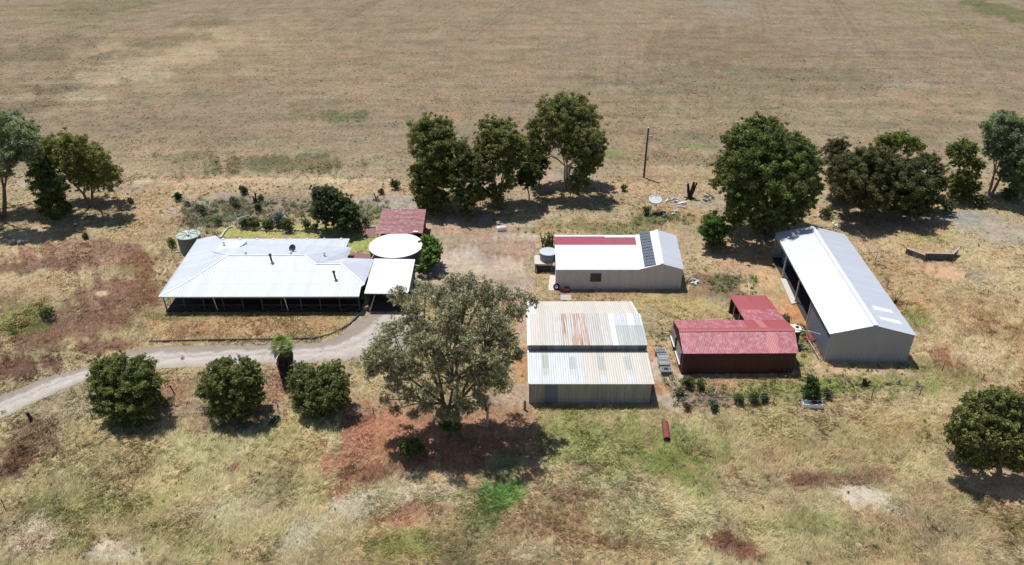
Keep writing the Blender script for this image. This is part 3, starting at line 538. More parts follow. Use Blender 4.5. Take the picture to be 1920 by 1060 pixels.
mb.bar((-43.3, 79.4, .3), (-43.4, 82.3, 2.2), .05); mb.bar((-43.3, 79.4, 2.2), (-43.4, 82.3, .3), .05); mb.bar((-43.3, 79.4, 1.2), (-43.4, 82.3, 1.2), .05); mb.bar((-43.35, 80.8, .1), (-43.35, 80.8, 2.3), .05); mb.build('side_lattice', 'timber_pale', h)
for (u, v) in ((396, 557), (530, 557)):
    p = G(u, v, 2.3); mb = MB(); mb.tube([p, p + V3((.12, .22, -.35)), p + V3((.3, .3, -2.35))], .055, 6); mb.build('downpipe', 'white_flat', h)
FOOT.append((-43.6, 79.0, -18.5, 94.9))
# ---- carport
t = thing('carport', 'flat bright white carport roof joined against the right end of the homestead', 'carport', (-15.7, 83.7, 0))
mb = MB(); A, B, Cc, D = V3((-18.3, 79.4, 2.62)), V3((-12.86, 79.3, 2.62)), V3((-12.95, 87.95, 2.8)), V3((-18.42, 88.2, 2.8))
B1, B3 = B + V3((-.5, 0, 0)), B + V3((0, .6, 0)); B22 = B + V3((-.14, .15, 0))
mb.slab([A, B1, B22, B3, Cc, D], .1, (0, 1, 0)); mb.build('roof', 'white_roof', t)
for x, y in ((-18.2, 79.6), (-13.1, 79.8), (-13.1, 83.7), (-13.1, 87.6), (-18.2, 83.7)):
    mb = MB(); mb.box((x, y, 1.25), (.1, .1, 2.55)); mb.build('post', 'iron', t)
mb = MB(); mb.wall((-18.2, 87.8), (-13.1, 87.7), [(0, 2.65), (1, 2.65)], .06); mb.wall((-13.05, 82.5), (-13.1, 87.7), [(0, 2.62), (1, 2.7)], .05); mb.build('wall', 'tank_dark', t)
mb = MB(); mb.tube([(-12.85, 86.9, 2.5), (-12.3, 86.9, 2.4)], .05, 6); mb.build('overflow_pipe', 'white_flat', t)
FOOT.append((-18.4, 79.2, -12.9, 88)); 
mb = MB(); mb.box((-15.7, 83.6, .02), (5.3, 8.4, .1)); tag(mb.build('concrete_floor', 'dark', loc=(-15.7, 83.6, 0)), 'floor slab under the white carport, shade painted into its dark colour', 'slab')  # shade under the carport roof is put into this near-black colour
t = thing('chair', 'small pinkish board chair with a dark back at the carport entrance', 'chair', G(687, 580)); p = V3(t['_o']); mb = MB()
mb.box(p + V3((0, 0, .45)), (.5, .5, .06)); mb.build('seat', 'pink', t); mb = MB(); mb.box(p + V3((0, .25, .8)), (.5, .05, .6), 0, (-.2, 0)); mb.build('backrest', 'iron', t)
for sx in (-1, 1):
    for sy in (-1, 1):
        mb = MB(); mb.box(p + V3((sx * .2, sy * .2, .21)), (.05, .05, .42)); mb.build('leg', 'iron', t)
mb = MB(); mb.box(p + V3((0, -.29, .28)), (.5, .04, .4)); mb.build('front_board', 'pink', t)

def tank(name, label, u0, u1, vc, ztop, lidmat, wallmat, hole=None, cone=.12, zb=0.0, n=36, ribs=0, vents=0):
    a, b2 = G(u0, vc, ztop), G(u1, vc, ztop); c0 = (a + b2) / 2; r = (b2 - a).length / 2
    t = thing(name, label, 'water tank', (c0.x, c0.y, zb)); mb = MB()
    P = [V3((c0.x + r * math.cos(2 * math.pi * k / n), c0.y + r * math.sin(2 * math.pi * k / n), 0)) for k in range(n)]
    for k in range(n):
        j = (k + 1) % n; s0, s1 = 2 * math.pi * r * k / n, 2 * math.pi * r * (k + 1) / n
        lo, hi = V3((0, 0, zb - .05)), V3((0, 0, ztop - .03))
        mb.face([P[k] + lo, P[j] + lo, P[j] + hi, P[k] + hi], True, uv=[(0, s0), (0, s1), (ztop - zb, s1), (ztop - zb, s0)])
    mb.build('wall', wallmat, t); mb = MB(); rr = (r + .07) / r; ce = V3((c0.x, c0.y, ztop + cone))
    Q = [V3((c0.x + (q.x - c0.x) * rr, c0.y + (q.y - c0.y) * rr, ztop)) for q in P]
    for k in range(n):
        j = (k + 1) % n; mb.face([Q[k], Q[j], ce]); mb.face([Q[j], Q[k], Q[k] - V3((0, 0, .09)), Q[j] - V3((0, 0, .09))], True)
    mb.face([q - V3((0, 0, .09)) for q in Q][::-1]); lid = mb.build('lid', lidmat, t)
    if ribs:
        for k in range(ribs):
            a_ = 2 * math.pi * k / ribs; mb = MB(); d = V3((math.cos(a_), math.sin(a_), 0)); mb.bar(ce + d * .25 + V3((0, 0, .0)), V3((c0.x, c0.y, ztop + .03)) + d * r * .95, .09, .05); mb.build('lid_rib', 'white_flat' if k % 2 else 'tank_green', lid)
    if hole:
        d = V3((hole[0] * r, hole[1] * r, 0)); p = V3((c0.x, c0.y, ztop + cone * (1 - math.hypot(hole[0], hole[1])))) + d; mb = MB(); mb.tube([p - V3((0, 0, .05)), p + V3((0, 0, .10))], hole[2] if len(hole) > 2 else .25, 12); mb.build('inlet', 'rubber', lid)
    return t, c0, r
t, c0, r = tank('water_tank', 'huge round white topped tank between the carport and the red roofed shed', 693, 792.3, 460, 2.3, 'white_flat', 'tank_dark', None, .10, 0, 48)
mb = MB(); mb.tube([c0 + V3((-2.6, -2.8, 0)), c0 + V3((-3.0, -3.1, -.5)), c0 + V3((-3.6, -3.5, -2.2))], .06, 6); mb.build('pipe', 'white_flat', t)
t, c0, r = tank('water_tank', 'small dark green tank with a pale ribbed lid behind the left end of the house', 332.5, 373.5, 440, 2.5, 'tank_top_green', 'tank_green', (.15, -.45, .18), .18, 0, 32, 14)
mb = MB(); p = c0; mb.tube([p + V3((r + .02, -.8, 1.9)), p + V3((r + .25, -1.0, .4)), p + V3((r + .2, -1.2, 0))], .05, 6); mb.build('pipe', 'white_flat', t)
mb = MB(); p = G(330, 474); mb.bar(p + V3((0, 0, .08)), G(358, 474) + V3((0, 0, .08)), .14); tag(mb.build('timber_sleeper', 'timber_pale', loc=p), 'pale timber sleeper lying at the foot of the dark green tank', 'sleeper')
# ---- red roofed shed beside the big tank
t = thing('garden_shed', 'open sided shed under a streaky rust worn red roof behind the large white tank', 'shed', (-16.3, 100, 0))
A, B, Cc, D = V3((-19.65, 96.5, 2.35)), V3((-12.9, 96.8, 2.35)), V3((-13.05, 103.9, 2.9)), V3((-19.7, 103.9, 2.9))
mb = MB(); mb.slab([A, B, Cc, D], .07, (0, 1, 0)); mb.build('roof', 'rust_red_roof', t)
mb = MB(); mb.wall((-13.2, 103.6), (-19.5, 103.6), [(0, 2.8), (1, 2.8)], .08); mb.wall((-19.5, 103.6), (-19.5, 99.5), [(0, 2.75), (1, 2.5)], .08); mb.wall((-13.2, 98.5), (-13.2, 103.6), [(0, 2.4), (1, 2.75)], .08); mb.build('wall', 'maroon_wall', t)
for x in (-19.4, -16.3, -13.1):
    mb = MB(); mb.box((x, 96.9, 1.15), (.1, .1, 2.3)); mb.build('post', 'timber', t)
mb = MB(); mb.box((-13.9, 97.0, 2.46), (.7, .35, .12)); mb.build('gutter_end', 'white_flat', t)
FOOT.append((-19.6, 96.5, -12.9, 103.7))
def sheeton(name, pts, mat, label, cat, z=.02, th=.08):
    P = [G(*q) + V3((0, 0, z)) for q in pts]; mb = MB(); mb.slab(P, th); c0 = sum(P, V3((0, 0, 0))) / len(P); c0.z = 0
    xs_ = [q.x for q in P]; ys_ = [q.y for q in P]; FOOT.append((min(xs_), min(ys_), max(xs_), max(ys_)))
    return tag(mb.build(name, mat, loc=c0), label, cat)
sheeton('paving', [(681, 446), (703, 446), (704, 428), (687, 428)], 'paving', 'terracotta paving patch on the lawn beside the worn red shed', 'paving')
sheeton('paving', [(632, 487), (693, 487), (693, 476), (662, 474)], 'paving', 'terracotta paving strip between the house roof and the white tank', 'paving')
mb = MB(); P = [G(679, 427), G(704, 427)]; mb.bar(P[0] + V3((0, 0, .12)), P[1] + V3((0, 0, .12)), .2, .25); tag(mb.build('garden_edging', 'limestone', loc=P[0]), 'short straight pale edging above the terracotta paving patch', 'edging')

# ---- garage with solar panels
t = thing('garage', 'taupe metal garage with a white roof, maroon rear strip and a row of solar panels', 'garage', (14, 90, 0))
yF, yB = 84.95, 94.6; x0, x1, x2, x3, x4 = 5.7, 16.5, 19.45, 22.35, 0
kx = lambda x, y: x + (y - yF) * .088                # the building stands turned a few degrees
mb = MB(); z3 = 2.95
P = lambda x, y, z: V3((kx(x, y) if x > 10 else x + (y - yF) * .03, y, z))
zl, zr = 2.95, 3.05
mb.slab([P(x0, yF - .12, zl), P(x1, yF - .12, zl), P(x1, 91.1, 3.35), P(x0, 91.1, 3.35)], .08, (1, 0, 0)); low = mb.build('low_roof', 'white_roof', t)
mb = MB(); mb.slab([P(x0, 91.1, 3.35), P(x1, 91.1, 3.35), P(x1, 94.1, 3.05), P(x0, 94.2, 3.05)], .07, (1, 0, 0)); mb.build('rear_roof_strip', 'maroon_roof', t)
mb = MB(); mb.slab([P(x0, 94.2, 3.08), P(x1, 94.2, 3.08), P(x1, 94.9, 2.98), P(x0, 94.9, 2.98)], .07, (1, 0, 0)); mb.slab([P(12.2, 93.85, 3.13), P(x1 - .02, 93.85, 3.13), P(x1 - .02, 94.25, 3.09), P(12.2, 94.25, 3.09)], .04, (1, 0, 0)); mb.build('rear_gutter_strip', 'white_roof', t)
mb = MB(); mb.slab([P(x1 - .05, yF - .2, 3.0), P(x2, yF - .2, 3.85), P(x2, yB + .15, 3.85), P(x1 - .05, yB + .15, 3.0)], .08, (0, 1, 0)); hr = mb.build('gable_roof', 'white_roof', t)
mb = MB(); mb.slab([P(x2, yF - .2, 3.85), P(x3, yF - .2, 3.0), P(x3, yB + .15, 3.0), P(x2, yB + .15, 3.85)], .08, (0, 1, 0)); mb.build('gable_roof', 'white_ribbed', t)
mb = MB(); mb.bar(P(x2, yF - .2, 3.89), P(x2, yB + .15, 3.89), .35, .05); mb.build('ridge_cap', 'white_roof', t)
mb = MB(); xr = 22.25
mb.wall((x0 + .05, yF), (xr, yF), [(0, 2.86), ((x1 - x0) / (xr - x0), 2.9), ((x2 - x0) / (xr - x0), 3.74), (1, 2.92)], .08)
mb.wall((kx(xr, yF), yF), (kx(xr, yB), yB), [(0, 2.92), (1, 2.92)], .08); mb.wall((x0 + .34, yB), (x0 + .05, yF), [(0, 2.95), (.36, 3.25), (1, 2.86)], .08)
mb.wall((kx(xr, yB), yB), (x0 + .34, yB), [(0, 2.9), (.17, 3.7), (.34, 2.9), (1, 2.9)], .08); mb.build('wall', 'garage_wall', t)
mb = MB(); p = AY(1117, 520.5, yF); mb.box((p.x, yF - .03, p.z), (1.42, .08, 1.22)); f = mb.build('window', 'iron', t)
mb = MB(); mb.box((p.x - .34, yF - .075, p.z), (.62, .02, 1.1)); mb.build('pane', 'glass', f); mb = MB(); mb.box((p.x + .34, yF - .075, p.z), (.62, .02, 1.1)); mb.build('pane', 'glass', f)
pn = V3((-math.sin(math.atan2(.85, x2 - x1 + .05)), 0, math.cos(math.atan2(.85, x2 - x1 + .05)))); pb = P(x1 - .05, yF - .2, 3.0) + pn * .06
c00, c10, c11, c01 = [ONP(*q, pb, pn) for q in ((1208.7, 500.4), (1230.2, 496.4), (1217.6, 432.8), (1198.2, 436.4))]
for k in range(12):
    a, b2 = (k + .07) / 12, (k + .93) / 12; mb = MB()
    mb.slab([c00.lerp(c01, a) + pn * .06, c10.lerp(c11, a) + pn * .06, c10.lerp(c11, b2) + pn * .06, c00.lerp(c01, b2) + pn * .06], .04, (1, 0, .25)); mb.build('solar_panel', 'solar', hr)
FOOT.append((5.6, 84.9, 23.2, 94.8))
p = G(1012, 512); q = G(1041, 508)
t = thing('tank_stand', 'dark framed stand carrying the small blue grey tank at the left end of the garage', 'stand', (4.2, 90.3, 0))
mb = MB(); mb.box((4.35, 90.6, 1.27), (2.5, 2.5, .12)); mb.build('platform', 'concrete', t)
for sx in (-1, 1):
    for sy in (-1, 1):
        mb = MB(); mb.box((4.35 + sx * 1.1, 90.6 + sy * 1.1, .6), (.16, .16, 1.24)); mb.build('post', 'timber', t)
mb = MB(); mb.box((4.35, 89.6, .35), (1.9, .1, .9)); mb.build('panel', 'dark', t); mb = MB(); mb.box((4.35, 91.5, .6), (2.0, .1, 1.1)); mb.build('panel', 'dark', t)
tank('water_tank', 'small round blue grey tank on a stand at the left garage end', 1012.5, 1044, 471.5, 2.55, 'tank_lid', 'tank_blue', None, .12, 1.34, 32)
sheeton('concrete_pad', [(1028, 545), (1041, 545), (1041, 517), (1031, 517)], 'concrete', 'narrow pale concrete strip running along the left end of the garage', 'slab')
sheeton('concrete_pad', [(1051, 563), (1072, 563), (1070, 553), (1051, 553)], 'timber_pale', 'small pale square slab lying between the garage and the striped roof shed', 'slab')
t = thing('tyre', 'black tyre with a pale rim leaning on the front left corner of the garage', 'tyre', G(1043, 543)); p = V3(t['_o']) + V3((0, .0, .42)); q = V3((0, -.92, .38)).to_track_quat('Z', 'Y').to_matrix(); mb = MB()
def torus(mb, c, q, R0, r0, n=18, m_=8):
    T = [[c + q @ V3(((R0 + r0 * math.cos(b_)) * math.cos(a_), (R0 + r0 * math.cos(b_)) * math.sin(a_), r0 * math.sin(b_))) for b_ in [2 * math.pi * j / m_ for j in range(m_)]] for a_ in [2 * math.pi * k / n for k in range(n)]]
    for k in range(n):
        for j in range(m_): mb.face([T[k][j], T[(k + 1) % n][j], T[(k + 1) % n][(j + 1) % m_], T[k][(j + 1) % m_]], True)
torus(mb, p, q, .32, .12); mb.build('tread', 'rubber', t)
mb = MB(); torus(mb, p + q @ V3((0, 0, .03)), q, .17, .07); mb.build('rim', 'white_flat', t)
t = thing('wheelbarrow', 'small rusty wheelbarrow lying tipped in front of the garage', 'wheelbarrow', G(1062, 546)); p = V3(t['_o']); mb = MB()
mb.slab([p + V3((-.35, -.3, .3)), p + V3((.35, -.3, .35)), p + V3((.4, .3, .55)), p + V3((-.35, .3, .5))], .05); mb.bar(p + V3((-.35, -.3, .3)), p + V3((-.3, -.3, .6)), .05, .4); mb.build('tray', 'rust', t)
mb = MB(); mb.bar(p + V3((-.3, -.2, .3)), p + V3((-1.0, -.1, .1)), .04); mb.bar(p + V3((-.3, .25, .3)), p + V3((-1.0, .2, .1)), .04); mb.build('handle', 'timber', t)
mb = MB(); torus(mb, p + V3((.4, 0, .2)), Matrix.Rotation(R(90), 3, 'X'), .13, .05, 12, 6); mb.build('wheel', 'rubber', t)

# ---- two level cream shed
t = thing('machinery_shed', 'two level corrugated shed with cream, white and rust striped roof sheets', 'shed', (8, 69, 0))
X0, X1 = 1.75, 14.6
mb = MB(); mb.wall((X0 + .05, 61.35), (X1 - .1, 61.35), [(0, 2.72), (1, 2.72)], .08); mb.build('front_wall', 'cream_wall', t)
mb = MB(); mb.wall((3.4, 61.33), (4.75, 61.33), [(0, 2.66), (1, 2.66)], .03); mb.build('sliding_door', 'shed_side', t)
mb = MB(); mb.wall((X1 - .1, 61.35), (X1 - .1, 66.1), [(0, 2.72), (1, 3.1)], .08); mb.wall((X1 - .1, 66.45), (X1 - .1, 76.9), [(0, 3.95), (.54, 4.22), (1, 2.9)], .08)
mb.wall((X0 + .05, 66.1), (X0 + .05, 61.35), [(0, 3.1), (1, 2.72)], .08); mb.wall((X0 + .05, 76.9), (X0 + .05, 66.45), [(0, 2.9), (.46, 4.22), (1, 3.95)], .08); mb.wall((X1 - .1, 76.9), (X0 + .05, 76.9), [(0, 2.9), (1, 2.9)], .08); mb.build('side_wall', 'cream_wall', t)
mb = MB(); mb.wall((X0 + .02, 66.4), (X1 - .02, 66.4), [(0, 3.95), (1, 3.95)], .08, 2.9); mb.build('clerestory_wall', 'dark_wall', t)
def strips(y0, z0, y1, z1, spec, nm):
    d = V3((0, y1 - y0, z1 - z0))
    for (a, b2, s0, s1, mat) in spec:
        mb = MB(); xa, xb = X0 - .1 + (X1 - X0 + .15) * a, X0 - .1 + (X1 - X0 + .15) * b2
        q = lambda x, s: V3((x, y0 + d.y * s, z0 + d.z * s))
        mb.slab([q(xa + .004, s0), q(xb - .004, s0), q(xb - .004, s1), q(xa + .004, s1)], .05, (1, 0, 0)); mb.build(nm, mat, t)
strips(61.2, 2.75, 66.35, 3.2, [(0, .12, 0, 1, 'zinc_old'), (.12, .17, 0, .22, 'zinc_old'), (.12, .17, .22, .45, 'fibre2'), (.12, .17, .45, .85, 'fibre'), (.12, .17, .85, 1, 'fibre2'), (.17, .34, 0, 1, 'zinc_old'), (.34, .395, 0, .25, 'zinc_old'), (.34, .395, .25, .42, 'fibre2'), (.34, .395, .42, .8, 'fibre'), (.34, .395, .8, 1, 'zinc_old'), (.395, .45, 0, 1, 'zinc_old'), (.45, .575, 0, 1, 'cream_roof'),
    (.575, .63, 0, .24, 'zinc_old'), (.575, .63, .24, .38, 'fibre2'), (.575, .63, .38, .8, 'fibre'), (.575, .63, .8, 1, 'pale_roof'), (.63, .79, 0, 1, 'cream_roof'), (.79, .845, 0, .24, 'zinc_old'), (.79, .845, .24, .38, 'fibre2'), (.79, .845, .38, .8, 'fibre'), (.79, .845, .8, 1, 'pale_roof'), (.845, 1, 0, 1, 'cream_roof')], 'roof_sheet')
strips(66.2, 4.0, 72.1, 4.3, [(0, .03, 0, 1, 'white_roof'), (.03, .22, 0, 1, 'cream_roof'), (.22, .30, 0, 1, 'pale_roof'), (.30, .345, 0, 1, 'rust_roof'), (.345, .375, 0, 1, 'pale_roof'), (.375, .52, 0, 1, 'rust_roof'), (.52, .71, 0, 1, 'pale_roof'), (.71, .755, 0, 1, 'white_roof'), (.755, 1, 0, .62, 'fibre'), (.755, .87, .62, 1, 'zinc_old'), (.87, .93, .62, 1, 'white_roof'), (.93, 1, .62, 1, 'zinc_old')], 'roof_sheet')
strips(72.1, 4.28, 76.95, 2.95, [(0, .09, 0, 1, 'white_roof'), (.09, .965, 0, 1, 'cream_roof'), (.965, .985, 0, 1, 'white_roof')], 'rear_roof_sheet')
mb = MB(); mb.bar((X0 - .05, 61.12, 2.7), (X1, 61.12, 2.7), .1, .1); mb.build('gutter', 'white_roof', t)
FOOT.append((1.7, 61.2, 14.7, 77)); 
# ---- red shed
t = thing('barn', 'dark maroon shed with faded red gable roof and red rear wing', 'barn', (25, 69.5, 0))
a0, a1, a2, a3 = V3((18.55, 66.25, 2.85)), V3((31.1, 66.35, 2.85)), V3((31.55, 69.6, 3.85)), V3((31.75, 72.9, 2.9)); b0, b1 = V3((18.6, 69.4, 3.85)), V3((18.7, 72.8, 2.9))
def part4(p00, p10, p11, p01, s0, s1, r0, r1, lift=0.0):
    q = lambda s, r_: (p00.lerp(p10, s)).lerp(p01.lerp(p11, s), r_) + V3((0, 0, lift))
    return [q(s0, r0), q(s1, r0), q(s1, r1), q(s0, r1)]
for (s0, s1, mat, nm) in ((0, .745, 'red_roof', 'front_roof'), (.745, .835, 'red_pale', 'front_roof_patch'), (.835, 1, 'red_roof', 'front_roof')):
    mb = MB(); mb.slab(part4(a0, a1, a2, b0, s0, s1, 0, 1), .06, (1, 0, 0)); mb.build(nm, mat, t)
for (s0, s1, mat, nm) in ((0, .61, 'red_roof', 'rear_roof'), (.61, .72, 'red_plain', 'rear_roof_patch'), (.72, .78, 'red_pale', 'rear_roof_patch'), (.78, 1, 'red_plain', 'rear_roof_patch')):
    mb = MB(); mb.slab(part4(b1, a3, a2, b0, s0, s1, 0, 1), .06, (1, 0, 0)); mb.build(nm, mat, t)
mb = MB(); mb.slab([b0 + V3((0, -.35, -.04)), a2 + V3((0, -.35, -.04)), a2 + V3((0, .0, .04)), b0 + V3((0, .0, .04))], .04, (1, 0, 0)); mb.slab([b0 + V3((0, 0, .04)), a2 + V3((0, 0, .04)), a2 + V3((0, .35, -.04)), b0 + V3((0, .35, -.04))], .04, (1, 0, 0)); mb.build('ridge_cap', 'red_plain', t)
mb = MB(); mb.wall((18.7, 66.45), (31.0, 66.55), [(0, 2.78), (1, 2.78)], .08); mb.wall((31.0, 66.55), (31.5, 72.7), [(0, 2.8), (.5, 3.7), (1, 2.85)], .08); mb.wall((18.72, 72.6), (18.68, 66.45), [(0, 2.85), (.52, 3.72), (1, 2.78)], .08); mb.wall((31.5, 72.7), (18.72, 72.6), [(0, 2.82), (1, 2.82)], .08); mb.build('wall', 'maroon_wall', t)
mb = MB(); w0, w1, w2, w3 = V3((27.0, 72.85, 2.92)), V3((31.72, 72.9, 2.92)), V3((31.45, 79.3, 2.35)), V3((26.95, 79.3, 2.35))
mb.slab(part4(w0, w1, w2, w3, 0, 1, 0, .42, .0), .06, (1, 0, 0)); mb.build('wing_roof', 'red_roof', t)
mb = MB(); mb.slab(part4(w0, w1, w2, w3, 0, 1, .42, 1, .01), .06, (1, 0, 0)); mb.build('wing_roof', 'red_plain', t)
mb = MB(); mb.wall((31.3, 72.75), (31.3, 79.1), [(0, 2.8), (1, 2.28)], .08); mb.wall((31.3, 79.1), (27.1, 79.1), [(0, 2.28), (1, 2.28)], .08); mb.build('wing_wall', 'maroon_wall', t)
for y in (75.0, 77.2): 
    mb = MB(); mb.box((27.1, y, 1.25), (.09, .09, 2.5)); mb.build('post', 'timber_pale', t)
for pts in (((1260.8, 615), (1267.3, 631), (1265.5, 650), (1260.3, 633)), ((1269.3, 646), (1278.3, 662), (1275.2, 681), (1268.6, 662))):
    P4 = [ONP(*q, V3((18.6, 70, 2)), V3((1, 0, 0))) for q in pts]; y0 = min(q.y for q in P4); y1 = max(q.y for q in P4); z0 = min(q.z for q in P4); z1 = max(q.z for q in P4)
    z0 = max(z0, .7); z1 = min(z1, 2.6); mb = MB(); mb.box((18.63, (y0 + y1) / 2, (z0 + z1) / 2), (.10, y1 - y0, z1 - z0)); f = mb.build('window', 'timber', t)
    mb = MB(); mb.box((18.56, (y0 + y1) / 2, (z0 + z1) / 2), (.03, y1 - y0 - .15, z1 - z0 - .15)); mb.build('pane', 'glass_pale', f); mb = MB(); mb.box((18.53, (y0 + y1) / 2, z0 - .03), (.16, y1 - y0 + .1, .08)); mb.build('sill', 'white_flat', f)
FOOT += [(18.6, 66.4, 31.6, 72.8), (27, 72.8, 31.5, 79)]
t, c0, r = tank('water_tank', 'slim black tank with a stained cream lid at the right end of the red shed', 1476.5, 1501.5, 615.5, 2.35, 'cream_lid', 'tank_rusty', (.5, .15, .2), .05, 0, 28)
# ---- big open bay shed
t = thing('hay_shed', 'largest shed, long white gable roof with open bays on its left side', 'shed', (40.5, 81, 0))
c = {}; fl, fm, fr_ = V3((35.15, 68.7, 3.75)), V3((39.97, 68.65, 4.9)), V3((44.65, 68.35, 3.75)); bl, bm, br = V3((36.85, 94.0, 3.75)), V3((41.69, 93.8, 4.9)), V3((46.45, 93.6, 3.75))
mb = MB(); mb.slab([fl, fm, bm, bl], .08, (0, 1, 0)); ro = mb.build('roof', 'zinc_blue', t); mb = MB(); mb.slab([fm, fr_, br, bm], .08, (0, 1, 0)); ro2 = mb.build('roof', 'zinc_blue', t)
mb = MB(); mb.bar(fm + V3((0, 0, .05)), bm + V3((0, 0, .05)), .5, .05); mb.build('ridge_cap', 'white_roof', ro)
n = (fr_ - fm).cross(bm - fm); n = n.normalized() if n.z > 0 else -n.normalized()
for q in ([(1635.7, 573.3), (1670.6, 581), (1675.7, 588), (1641, 581)], [(1648.8, 593.4), (1686, 601.6), (1692.4, 609), (1653.6, 599.6)]):
    mb = MB(); mb.slab([ONP(*k, fm + n * .03, n) for k in q], .028); mb.build('skylight', 'white_flat', ro2)
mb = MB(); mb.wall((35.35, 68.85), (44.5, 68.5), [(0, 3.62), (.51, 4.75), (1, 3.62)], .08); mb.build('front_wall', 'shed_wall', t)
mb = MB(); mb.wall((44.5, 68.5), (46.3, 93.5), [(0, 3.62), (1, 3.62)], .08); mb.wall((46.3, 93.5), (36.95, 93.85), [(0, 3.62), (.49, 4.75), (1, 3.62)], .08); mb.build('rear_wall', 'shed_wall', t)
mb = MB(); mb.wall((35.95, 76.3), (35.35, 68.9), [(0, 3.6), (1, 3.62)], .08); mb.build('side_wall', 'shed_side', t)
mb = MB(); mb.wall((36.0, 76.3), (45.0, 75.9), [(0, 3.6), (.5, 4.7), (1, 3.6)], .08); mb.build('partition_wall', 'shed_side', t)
for (x, y) in ((36.95, 93.6), (36.6, 87.9), (36.25, 81.6), (36.0, 76.5)):
    mb = MB(); mb.box((x, y, 1.8), (.16, .16, 3.65)); mb.build('post', 'gal', t)
mb = MB(); mb.bar((36.9, 93.7, 3.5), (35.95, 76.5, 3.5), .12, .25); mb.build('eave_beam', 'gal', t)
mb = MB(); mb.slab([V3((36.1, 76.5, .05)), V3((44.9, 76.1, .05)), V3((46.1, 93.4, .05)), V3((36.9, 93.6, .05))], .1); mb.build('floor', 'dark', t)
FOOT += [(35.3, 68.7, 45.4, 81), (36.3, 81, 46.2, 93.6)]
sheeton('concrete_apron', [(1463, 524), (1473, 523), (1494, 569), (1484, 571)], 'concrete', 'long pale concrete strip in front of the open bays of the largest shed', 'slab', .10, .14)
mb = MB(); mb.tube([(35.1, 70.5, 2.5), (34.0, 71.2, 2.45), (32.0, 71.8, 2.35)], .05, 6); tag(mb.build('tank_pipe', 'gal', loc=(34, 71, 0)), 'thin pale pipe running from the largest shed eave towards the cream lidded tank', 'pipe')
mb = MB(); p = V3((38.6, 91.6, .1)); mb.box(p + V3((0, 0, .75)), (1.5, 1.2, 1.3)); mb.box(p + V3((0, 0, 1.45)), (1.3, 1.0, .12)); mb.box(p + V3((0, 0, .04)), (1.6, 1.3, .1))
tag(mb.build('storage_crate', 'blue', loc=p), 'dark blue crate just visible inside the far open bay of the largest shed', 'crate')

# ================================================================== TREES AND PLANTS
def foliage(centres, radii, cr, per, lw, ll, colA, colB, rng, droop=0.0, tipc=None):
    """leaf quads on domed clumps; returns V, F, colours"""
    Vs = []; Cs = []
    for cc, r in zip(centres, radii):
        n = max(6, int(per * (r / cr) ** 2)); d = rng.normal(size=(n, 3)); d[:, 2] = d[:, 2] * 0.9 + 0.25
        d /= np.linalg.norm(d, axis=1)[:, None]; rad = r * (0.25 + 0.8 * rng.rand(n) ** 0.7 + 0.28 * rng.normal(size=n))[:, None]
        p = cc[None, :] + d * rad * np.array([[1.0, 1.0, 0.8]])
        nn = d * 0.55 + rng.normal(size=(n, 3)) * 0.6 + np.array([[0, 0, .6]]); nn /= np.linalg.norm(nn, axis=1)[:, None]
        ax = rng.normal(size=(n, 3)); ax[:, 2] -= droop * 2.0
        ax -= nn * (ax * nn).sum(1)[:, None]; ax /= np.linalg.norm(ax, axis=1)[:, None] + 1e-9; bx = np.cross(nn, ax)
        s = (0.65 + 0.7 * rng.rand(n))[:, None]; a = ax * s * ll / 2; b_ = bx * s * lw / 2
        Vs.append(np.stack([p - a, p + b_ - a * .2, p + a, p - b_ - a * .2], 1).reshape(-1, 3))
        t = np.clip(rng.rand() * 0.7 + rng.rand(n) * 0.7 - 0.25 + d[:, 2] * 0.15, 0, 1.25)[:, None]  # upper leaves lean to the lighter green, painting in brighter crown tops
        c = colA * (1 - t) + colB * t; c = c * (0.8 + 1.35 * rng.rand(n) ** 1.5)[:, None] * np.array([[1.0, 1.09, .92]])  # a few leaves much brighter, sparse glints put into the colour
        if tipc is not None:
            k = (rng.rand(n) < 0.2)[:, None]; c = np.where(k, tipc * (0.8 + .4 * rng.rand(n))[:, None], c)
        Cs.append(np.repeat(c, 4, 0))
    V = np.concatenate(Vs); return V, np.arange(len(V)).reshape(-1, 4), np.concatenate(Cs)
